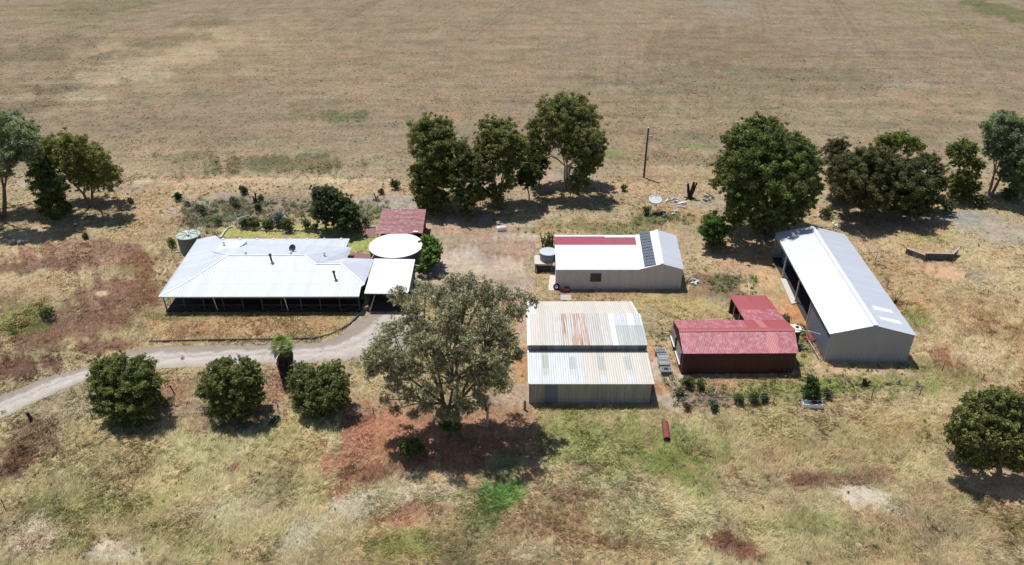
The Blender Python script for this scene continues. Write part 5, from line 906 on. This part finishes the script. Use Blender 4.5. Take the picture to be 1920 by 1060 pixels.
mb = MB(); mb.tube([c0 + V3((.1, .3, 0)), c0 + V3((.1, .4, 1.6))], .02, 5); mb.build('aerial', 'timber', t)
def stump(u, v, tops, w_, name, label, mat='charred', cat='stump'):
    p = G(u, v); rs = random.Random(int(u + v)); mb = MB()
    mb.tube([p - V3((0, 0, .2)), p + V3((0, 0, .3))], [w_ * 1.5, w_], 9)
    for (du, h_, k) in tops:
        a = p + V3((0, 0, .2)); pp = PPM(p); e_ = p + V3((du / pp, rs.uniform(-.2, .2), h_)); md = a.lerp(e_, .5) + V3((du / pp * .18, 0, 0)); mb.tube([a, md, e_], [w_ * .8, w_ * .6 * k, w_ * .35 * k], 7)
        mb.tube([md, md.lerp(e_, .8) + V3((.2 if du > 0 else -.2, .1, .05))], [w_ * .35 * k, w_ * .15], 5)
    for k in range(5):
        a_ = k * 1.3 + u; mb.tube([p + V3((0, 0, .15)), p + V3((math.cos(a_) * w_ * 2.6, math.sin(a_) * w_ * 2.2, .0))], [w_ * .45, w_ * .15], 5)
    return tag(mb.build(name, mat, loc=p), label, cat)
stump(1293, 372, [(-6, 2.6, 1), (4, 3.0, 1.2), (9, 2.9, .7)], .42, 'burnt_stump', 'tall charred forked tree stump beside the pile of pale timber')
stump(355, 386, [(-2, .9, 1.4)], .36, 'tree_stump', 'squat grey stump at the top left of the scrub bed behind the house', 'stump')
stump(480, 380, [(2, 1.9, .7), (-4, 1.0, .8)], .30, 'burnt_stump', 'charred forked stump in the scrub bed behind the house')
stump(706, 376, [(-3, 1.4, .6), (3, .8, 1.0)], .26, 'tree_stump', 'grey forked stump above the worn red shed roof', 'stump')
stump(1620, 724, [(-2, 1.0, 1.2), (8, .7, .9)], .30, 'burnt_stump', 'dark broken stump in front of the largest shed')
stump(1665, 721, [(6, .3, 1), (-5, .25, 1)], .16, 'tree_stump', 'low grey root lump left of the two small stumps near the largest shed', 'stump')
stump(1684, 719, [(1, .6, 1)], .16, 'tree_stump', 'small grey stump between the low root lump and the ragged stump', 'stump')
stump(1721, 726, [(-2, .7, .8), (3, .4, .7)], .18, 'tree_stump', 'ragged grey stump below the right front corner of the largest shed', 'stump')
stump(1675, 574, [(-1, 2.4, .3), (11, 1.9, .3), (5, 2.9, .22)], .15, 'dead_sapling', 'leafless dead sapling on the right side of the largest shed', 'charred', 'tree')
stump(1340, 742, [(-8, .9, .4), (9, .6, .4), (3, 1.1, .3)], .13, 'fallen_branch', 'pale fallen branches on the fence line in front of the red shed', 'timber_pale', 'branch')
post(60, 788, .95, .17, 'gate_post', 'thick black post beside the driveway at far left', 'charred', (-.22, 0))
post(328, 739, 1.15, .07, 'gate_post', 'leaning dark post between the left and middle round trees', 'charred', (-.3, 0))
post(1804, 753, 1.2, .16, 'gate_post', 'thick leaning dark post left of the low tree at the right edge', 'charred', (.18, 0))
post(911, 769, 1.35, .12, 'gate_post', 'dark thick post under the right side of the biggest gum', 'charred')
post(984, 768, 1.2, .13, 'gate_post', 'dark stub post close to the left wall of the cream shed', 'stump')
mb = MB(); p = G(912, 800); mb.tube([p - V3((0, 0, .1)), AY(916, 758, p.y)], [.13, .11], 8); tag(mb.build('strainer_post', 'timber_pale', loc=p), 'tall grey round post in front of the dark thick post under the biggest gum', 'post')
fp = [(10, 955), (172, 782), (385, 778), (522, 772), (1271, 760), (1449, 757), (1634, 746), (1724, 741), (1560, 750), (1766, 696), (1177, 362), (1560, 410), (1614, 452), (1641, 489), (1663, 540), (1698, 582), (702, 780), (620, 775), (1840, 716), (1590, 420)]
f0 = None
for k, (u, v) in enumerate(fp):
    p = G(u, v)
    if f0 is None:
        mb = MB(); mb.tube([p - V3((0, 0, .1)), p + V3((.03, 0, 1.15))], [.045, .035], 6); f0 = tag(mb.build('fence_post', 'timber', loc=p), 'thin dark wire fence post standing in the dry grass', 'post', 'thin fence posts round the farmyard')
    else:
        o = f0.copy(); C.objects.link(o); o.location = p; o.rotation_euler = (0, R((k * 37) % 11 - 5), k)
# fence wires
for nm, chain, lab in (('wire_fence', [(172, 782), (385, 778), (522, 772), (620, 775), (702, 780)], 'thin wire fence running below the round trees beside the driveway'), ('wire_fence', [(1271, 760), (1449, 757), (1560, 750), (1634, 746), (1724, 741)], 'thin wire fence running in front of the red shed and largest shed'), ('wire_fence', [(1560, 410), (1614, 452), (1641, 489), (1663, 540), (1698, 582), (1766, 696)], 'thin wire fence running along the right side of the largest shed')):
    mb = MB()
    for h_ in (.4, .75, 1.05):
        for a, b2 in zip(chain, chain[1:]): mb.bar(G(*a) + V3((0, 0, h_)), G(*b2) + V3((0, 0, h_)), .012)
    tag(mb.build(nm, 'gal', loc=G(*chain[0])), lab, 'fence')
# kerb along the front yard
KP = [(282, 641.5), (330, 640), (400, 638.5), (470, 637.5), (540, 636.5), (585, 635.5), (604, 632), (622, 627), (640, 618), (655, 609), (665, 600), (672, 592)]
mb = MB()
for a, b2 in zip(KP, KP[1:]): mb.bar(G(*a) + V3((0, 0, .05)), G(*b2) + V3((0, 0, .05)), .12, .26)
tag(mb.build('kerb_edging', 'iron', loc=G(*KP[0])), 'thin black edging curving between the front yard grass and the driveway', 'edging')
KP = [(414, 447), (421, 436), (427, 429), (436, 426)]; mb = MB()
for a, b2 in zip(KP, KP[1:]): mb.bar(G(*a) + V3((0, 0, .08)), G(*b2) + V3((0, 0, .08)), .22, .25)
tag(mb.build('garden_edging', 'limestone', loc=G(*KP[0])), 'pale edging at the left end of the back lawn', 'edging')
KP = [(448, 428), (462, 427), (474, 428), (480, 431), (505, 433), (530, 434), (550, 432), (575, 433), (592, 433), (604, 438)]; mb = MB(); rs = random.Random(2)
for a, b2 in zip(KP, KP[1:]):
    A, B = G(*a), G(*b2); n = max(2, int((B - A).length / .45))
    for k in range(n): mb.box(A.lerp(B, (k + .5) / n) + V3((0, rs.uniform(-.06, .06), .06)), (.38, .26, rs.uniform(.18, .3)), rs.uniform(-.3, .3))
tag(mb.build('stone_edging', 'limestone', loc=G(*KP[0])), 'uneven pale stone edging between the back lawn and the hedge shrubs', 'edging')
# clothes hoist
t = thing('clothes_hoist', 'rotary clothes hoist with thin grey arms at the left end of the lawn', 'clothes hoist', G(444, 428)); p = V3(t['_o']); q = AY(444, 409, p.y); mb = MB(); mb.tube([p, q], .07, 8); mb.build('pole', 'gal', t)
for k in range(4):
    a_ = k * math.pi / 2 + .5; d = V3((math.cos(a_), math.sin(a_), .06)) * 1.9; mb = MB(); mb.tube([q - V3((0, 0, .1)), q + d], .022, 5); mb.build('arm', 'gal', t)
mb = MB()
for s_ in (.5, .75, .98):
    for k in range(4):
        d0 = V3((math.cos(k * math.pi / 2 + .5), math.sin(k * math.pi / 2 + .5), .06)) * 1.9 * s_; d1 = V3((math.cos((k + 1) * math.pi / 2 + .5), math.sin((k + 1) * math.pi / 2 + .5), .06)) * 1.9 * s_; mb.bar(q + d0, q + d1, .015)
mb.build('line', 'gal', t)
# white tub in the yard
t = thing('white_tub', 'white squarish tub lying in the yard below the tree shade', 'tub', G(940, 431)); p = V3(t['_o']); mb = MB(); mb.box(p + V3((0, 0, .25)), (1.35, .95, .5), .2); mb.build('body', 'white_flat', t); mb = MB(); mb.box(p + V3((.05, .0, .52)), (1.2, .8, .05), .2); mb.box(p + V3((.42, -.15, .56)), (.22, .2, .06), .2); mb.build('lid', 'concrete', t)
# wire crates between the sheds
cr = None
for k, (u, v, lab) in enumerate(((1237, 663, 'farthest of the four grey wire crates in a row beside the red shed'), (1242.5, 674, 'second farthest grey wire crate in the row beside the red shed'), (1244, 685, 'third grey wire crate from the back in the row beside the red shed'), (1248.5, 700, 'nearest grey wire crate in the row, with a dark mat inside'))):
    p = G(u, v)
    t = thing('wire_crate', lab, 'crate', (p.x, p.y, 0), 'grey wire crates beside the red shed'); w2, d2, h2 = .62, .40, .55; mb = MB()
    for z in (.06, h2):
        for sx in (-1, 1): mb.bar(p + V3((sx * w2, -d2, z)), p + V3((sx * w2, d2, z)), .05); mb.bar(p + V3((-w2, sx * d2, z)), p + V3((w2, sx * d2, z)), .05)
    for sx in (-1, 1):
        for sy in (-1, 1): mb.bar(p + V3((sx * w2, sy * d2, 0)), p + V3((sx * w2, sy * d2, h2)), .05)
    mb.build('frame', 'gal', t); mb = MB()
    for j in range(6): x = -w2 + (j + .5) * w2 / 3; mb.bar(p + V3((x, -d2, h2 + .01)), p + V3((x, d2, h2 + .01)), .035); mb.bar(p + V3((x, -d2, h2 + .01)), p + V3((x, -d2, .05)), .025)
    for j in range(4): y = -d2 + (j + .5) * d2 / 2; mb.bar(p + V3((-w2, y, h2 + .03)), p + V3((w2, y, h2 + .03)), .035)
    mb.build('wire_mesh', 'gal', t); mb = MB(); mb.box(p + V3((0, 0, .2)), (1.1, .7, .3)); mb.build('load', ('iron', 'gal', 'timber_pale', 'iron')[k], t)
    if k == 3: mb = MB(); mb.box(p + V3((-.05, .05, .60)), (.45, .35, .05)); mb.build('mat', 'rubber', t)
# rusty pipe section
t = thing('culvert_pipe', 'rusty red pipe section lying open ended in the green foreground grass', 'pipe', G(1249, 815)); A = G(1246, 797) + V3((0, 0, .30)); B = G(1250, 829) + V3((0, 0, .30)); mb = MB(); n = 20; q = (B - A).to_track_quat('Z', 'Y').to_matrix()
for (r_, fl) in ((.33, False), (.29, True)):
    for k in range(n):
        a0_, a1_ = 2 * math.pi * k / n, 2 * math.pi * (k + 1) / n; o0, o1 = q @ V3((r_ * math.cos(a0_), r_ * math.sin(a0_), 0)), q @ V3((r_ * math.cos(a1_), r_ * math.sin(a1_), 0)); mb.face([A + o0, A + o1, B + o1, B + o0], True, flip=fl)
mb.build('shell', 'rust', t)
for s_ in (.02, .55, .98): mb = MB(); torus(mb, A.lerp(B, s_), q, .325, .025, 20, 5); mb.build('rib', 'rust', t)
# trough, sled and others
t = thing('trough', 'white and rust stained long trough beside the small young tree', 'trough', G(1522, 762)); p = V3(t['_o']); mb = MB()
mb.box(p + V3((0, 0, .08)), (2.0, .75, .16), -.05)
for s_ in (-1, 1): mb.box(p + V3((0, s_ * .36, .3)), (2.0, .06, .44), -.05); mb.box(p + V3((s_ * .98, -s_ * .05, .3)), (.06, .7, .44), -.05)
mb.box(p + V3((.75, 0, .46)), (.45, .66, .06), -.05); mb.build('body', 'white_flat', t)
mb = MB(); mb.box(p + V3((.25, 0, .44)), (.5, .6, .12), -.05); mb.tube([p + V3((.75, 0, .5)), p + V3((.75, 0, .56))], .16, 10); mb.build('rusty_lid', 'rust', t)
t = thing('feed_trough', 'long narrow dark green open trough lying askew in the foreground grass', 'trough', G(515, 792)); A, B = G(508, 800), G(522, 784); mb = MB(); d = (B - A).normalized(); s2 = V3((-d.y, d.x, 0)) * .28
for s_ in (-1, 1): mb.slab([A + s2 * s_ + V3((0, 0, .35)), B + s2 * s_ + V3((0, 0, .35)), B + s2 * s_ * .5 + V3((0, 0, .03)), A + s2 * s_ * .5 + V3((0, 0, .03))], .04)
for e_ in (A, B): mb.slab([e_ + s2 + V3((0, 0, .36)), e_ - s2 + V3((0, 0, .36)), e_ - s2 * .5 + V3((0, 0, .03)), e_ + s2 * .5 + V3((0, 0, .03))], .05)
mb.build('side', 'green_paint', t); mb = MB(); mb.slab([A + s2 * .5 + V3((0, 0, .08)), B + s2 * .5 + V3((0, 0, .08)), B - s2 * .5 + V3((0, 0, .08)), A - s2 * .5 + V3((0, 0, .08))], .05); mb.build('base', 'rubber', t)
# loading ramp / retaining wall
t = thing('retaining_wall', 'low dark corrugated retaining wall with splayed wings in the right paddock', 'wall', G(1757, 489)); A, B, Cc, D = G(1697, 475), G(1732, 488), G(1782, 489), G(1795, 477)
for (a, b2, hgt, nm) in ((B, Cc, 1.05, 'centre_panel'), (A, B, .75, 'wing_panel'), (Cc, D, 1.0, 'wing_panel')):
    mb = MB(); mb.wall(a, b2, [(0, hgt), (1, hgt)], .08)
    mb.build(nm, 'dark_wall', t); mb = MB(); mb.bar(a + V3((0, 0, hgt + .05)), b2 + V3((0, 0, hgt + .05)), .22, .1); mb.build('capping', 'timber_pale', t)
    for k in range(4):
        mb = MB(); mb.bar(a + V3((0, -.08, .2 + k * .25)), b2 + V3((0, -.08, .2 + k * .25)), .05, .05); 
        if nm == 'centre_panel': mb.build('rail', 'iron', t)
for (u, v) in ((1731, 490), (1778, 490)):
    p = G(u, v); mb = MB(); mb.bar(p + V3((0, -.1, 0)), p + V3((.15, .05, 1.15)), .16); mb.bar(p + V3((.35, -.15, 0)), p + V3((.3, .05, 1.15)), .12); mb.build('post', 'timber', t)
# trailer frame and scrap against the largest shed
t = thing('trailer_chassis', 'long rusty red steel frame lying along the left wall of the largest shed', 'frame', G(1530, 660)); A, B, A2, B2 = G(1512, 636), G(1537, 678), G(1524, 630), G(1545, 668)
mb = MB(); mb.bar(A + V3((0, 0, .25)), B + V3((0, 0, .25)), .1, .12); mb.build('rail', 'gal', t); mb = MB(); mb.bar(A2 + V3((0, 0, .35)), B2 + V3((0, 0, .35)), .1, .3); mb.build('rail', 'rust', t)
for k in range(8): mb = MB(); mb.bar(A.lerp(B, k / 7) + V3((0, 0, .28)), A2.lerp(B2, ((k + (k % 2)) / 8)) + V3((0, 0, .38)), .06); mb.build('cross_bar', 'rust', t)
def pile(name, u, v, ru, rv, n, mats, lab, cat, seed, L0=(.4, 1.2), flat=.12):
    t = thing(name, lab, cat, G(u, v)); rs = random.Random(seed)
    for k in range(n):
        p = G(u + rs.uniform(-ru, ru), v + rs.uniform(-rv, rv)) + V3((0, 0, .08 + rs.uniform(0, .25))); a_ = rs.uniform(0, 3.14); l = rs.uniform(*L0); mb = MB(); d = V3((math.cos(a_), math.sin(a_), rs.uniform(-.1, .15))) * l / 2
        mb.bar(p - d, p + d, rs.uniform(.08, .3), flat); mb.build(mats[k % len(mats)][0], mats[k % len(mats)][1], t)
    return t
pile('scrap_pile', 1503, 617, 9, 6, 9, [('scrap_sheet', 'timber_pale'), ('scrap_bar', 'rust'), ('scrap_sheet', 'iron')], 'heap of scrap and rusty sheets between the cream lidded tank and the largest shed', 'scrap', 1)
pile('scrap_pile', 1517, 634, 5, 7, 8, [('scrap_bar', 'rust'), ('scrap_sheet', 'rust')], 'rusty red scrap stacked against the corner post of the largest shed', 'scrap', 2)
pile('timber_pile', 1258, 376, 9, 4, 7, [('board', 'timber_pale'), ('board', 'white_flat')], 'loose pale boards lying left of the tall charred stump', 'timber', 3, (.8, 1.8))
pile('timber_pile', 1279, 386, 3, 5, 5, [('board', 'white_flat'), ('board', 'timber_pale')], 'small bundle of white boards at the foot of the tall charred stump', 'timber', 4, (.9, 1.6))
pile('timber_pile', 1328, 373, 9, 6, 8, [('board', 'timber_pale'), ('log', 'timber')], 'scattered grey timber between the tall charred stump and the huge gum', 'timber', 5, (.9, 2.0))
pile('scrap_pile', 1299, 529, 10, 3, 8, [('sheet', 'white_flat'), ('frame', 'iron'), ('sheet', 'gal')], 'white and black scrap lying beside the right wall of the garage', 'scrap', 6, (.5, 1.3))
pile('scrap_pile', 1268, 400, 6, 3, 5, [('sheet', 'gal'), ('sheet', 'white_flat')], 'crumpled grey sheet metal on the ground right of the round dish', 'scrap', 7, (.6, 1.2))
pile('scrap_pile', 1247, 404, 5, 4, 5, [('bag', 'blue'), ('bag', 'iron')], 'blue grey rubbish bags right below the round dish', 'rubbish', 8, (.4, .9), .35)
pile('timber_pile', 1539, 407, 9, 3, 5, [('board', 'white_flat'), ('board', 'timber_pale')], 'white boards lying at the right foot of the huge dark gum', 'timber', 9, (.9, 1.6))
pile('scrap_pile', 1567, 425, 6, 4, 5, [('sheet', 'white_flat'), ('sheet', 'gal')], 'small crumpled white rubbish behind the far gable of the largest shed', 'rubbish', 10, (.3, .8))
pile('scrap_pile', 1503, 655, 3, 4, 4, [('sheet', 'gal'), ('sheet', 'white_flat')], 'grey scrap at the foot of the cream lidded tank', 'scrap', 11, (.3, .7))
for (u, v, s_, lab) in ((25, 457, .5, 'left one of the two dark round boulders in the dry grass at far left'), (40, 457, .45, 'right one of the two dark round boulders in the dry grass at far left')):
    rng = np.random.RandomState(int(u)); p = G(u, v); mb = MB(); n, m_ = 12, 7; rg = [[None] * n for _ in range(m_)]
    for i_ in range(m_):
        for j in range(n):
            th = math.pi * (i_ + .01) / (m_ - .98) ; ph = 2 * math.pi * j / n; k = s_ * (1 + rng.uniform(-.15, .15)); rg[i_][j] = p + V3((k * 1.2 * math.sin(th) * math.cos(ph), k * math.sin(th) * math.sin(ph), s_ * .5 + k * .8 * math.cos(th)))
    for i_ in range(m_ - 1):
        for j in range(n): mb.face([rg[i_][j], rg[i_ + 1][j], rg[i_ + 1][(j + 1) % n], rg[i_][(j + 1) % n]], True)
    tag(mb.build('boulder', 'rock', loc=p), lab, 'boulder', 'dark boulders at far left')

# ================================================================== GRASS (stuff)
rng = np.random.RandomState(5)
def blades(name, n, vlo, vhi, mult, wid, lenm, seed, clump=6, label=None, rough=1.0, dark=1.0):
    rng = np.random.RandomState(seed)
    nc = n // clump; u = rng.uniform(-330, 2250, nc); v = vlo + (vhi - vlo) * rng.rand(nc)
    x = (u - 960) / FPX; y = -(v - 530) / FPX; dz = -SP + y * CP; t = -CAMH / dz
    X = x * t; Y = (CP + y * SP) * t
    k = rng.rand(nc) < 1.0
    for (a, b_, c_, d_) in FOOT: k &= ~((X > a - .05) & (X < c_ + .05) & (Y > b_ - .05) & (Y < d_ + .05))
    X, Y = X[k], Y[k]; col, h = ground_eval(X, Y)
    h = np.where(ondrive(X, Y), .035 + .055 * np.clip(fbm(X / 1.7, Y / 1.7, 3) * 2 - .7, 0, 1), h); k = rng.rand(len(X)) < np.clip((h - .03) / .16, 0, 1); X, Y, col, h = X[k], Y[k], col[k], h[k]
    # almost nothing grows on the driveway
    m = len(X); ang = (fbm(X / 9 + 3, Y / 9 + 5, 3) * 8 + rng.normal(size=m) * .6 + fbm(X / 1.4, Y / 1.4 + 8, 2) * 5)
    cc = col * np.array([[1.26, 1.24, 1.12]]) * (0.62 + 0.85 * rng.rand(m))[:, None]
    straw = rng.rand(m) < .30; cc[straw] = cc[straw] * np.array([[1.36, 1.33, 1.28]])
    X = np.repeat(X, clump) + rng.normal(size=m * clump) * .10 * wid / .04; Y = np.repeat(Y, clump) + rng.normal(size=m * clump) * .10 * wid / .04
    h = np.repeat(h, clump); ang = np.repeat(ang, clump) + rng.normal(size=m * clump) * .45; cc = np.repeat(cc, clump, 0) * (0.8 + .4 * rng.rand(m * clump))[:, None]
    sc = np.clip(Y / 55, .9, 3.2); ln = h * mult * (0.6 + .8 * rng.rand(m * clump)) * lenm; wd = wid * sc * (.6 + .8 * rng.rand(m * clump))
    dx, dy = np.cos(ang), np.sin(ang); out = ln * rng.uniform(.55, 1.3, m * clump); up = ln * rng.uniform(.35, .9, m * clump)
    P0 = np.stack([X - dy * wd / 2, Y + dx * wd / 2, np.full_like(X, -.08)], 1); P1 = np.stack([X + dy * wd / 2, Y - dx * wd / 2, np.full_like(X, -.08)], 1)
    P2 = np.stack([X + dx * out, Y + dy * out, up], 1)
    V = np.stack([P0, P1, P2], 1).reshape(-1, 3); F = np.arange(len(V)).reshape(-1, 3)
    c3 = np.stack([cc * .85, cc * .85, cc * 1.12], 1).reshape(-1, 3)
    o = npmesh(name, V, F, np.clip(c3, .01, .8), 'grass', (0, 0, 0)); struct(o, 'stuff'); return o
blades('tall_dry_grass', 900000, 560, 1140, 1.0, .045, 1.25, 5, 6)
blades('yard_grass', 420000, 330, 640, 0.9, .05, 1.1, 6, 5)
blades('stubble', 260000, -20, 345, 0.8, .055, 1.2, 7, 4)
# weeds: grey green leafy tufts in the scrub bed and along the sheds
def weeds(name, regions, A, B_, seed, lw=(.10, .22)):
    rng = np.random.RandomState(seed); cs, rs_ = [], []
    for (u, v, ru, rv, n, r0) in regions:
        for _ in range(n):
            p = G(u + rng.uniform(-ru, ru), v + rng.uniform(-rv, rv)); r_ = r0 * rng.uniform(.5, 1.3)
            if any(a < p.x < c_ and b_ < p.y < d_ for a, b_, c_, d_ in FOOT): continue
            cs.append(np.array((p.x, p.y, r_ * .35))); rs_.append(r_)
    V, F, Cc = foliage(cs, rs_, .35, 34, lw[0], lw[1], np.array(A), np.array(B_), rng); V[:, 2] = np.maximum(V[:, 2], -.05)
    return struct(npmesh(name, V, F, Cc, 'leaf', (0, 0, 0)), 'stuff')
weeds('scrub', [(400, 400, 60, 26, 90, .5), (500, 392, 110, 16, 110, .45), (570, 385, 60, 14, 30, .4), (700, 395, 30, 18, 30, .4), (380, 425, 30, 20, 40, .45), (1290, 735, 46, 26, 34, .35), (1240, 640, 18, 20, 20, .3)], (.13, .12, .08), (.28, .26, .19), 71)
weeds('green_weeds', [(480, 410, 100, 10, 60, .4), (1480, 680, 40, 60, 30, .3), (1620, 690, 90, 6, 18, .25), (1400, 745, 90, 18, 28, .3), (1560, 725, 60, 22, 24, .3), (690, 405, 30, 14, 20, .4), (1505, 640, 14, 30, 24, .3), (1240, 410, 60, 12, 50, .35), (1370, 535, 50, 18, 50, .3), (1100, 430, 120, 8, 40, .25)], (.09, .115, .045), (.20, .24, .10), 72)
weeds('low_weeds', [(960, 600, 1000, 470, 520, .22), (560, 355, 400, 10, 60, .25), (200, 900, 260, 150, 80, .2)], (.09, .105, .05), (.19, .21, .11), 73)
for o in bpy.data.objects:
    if '_o' in o: del o['_o']
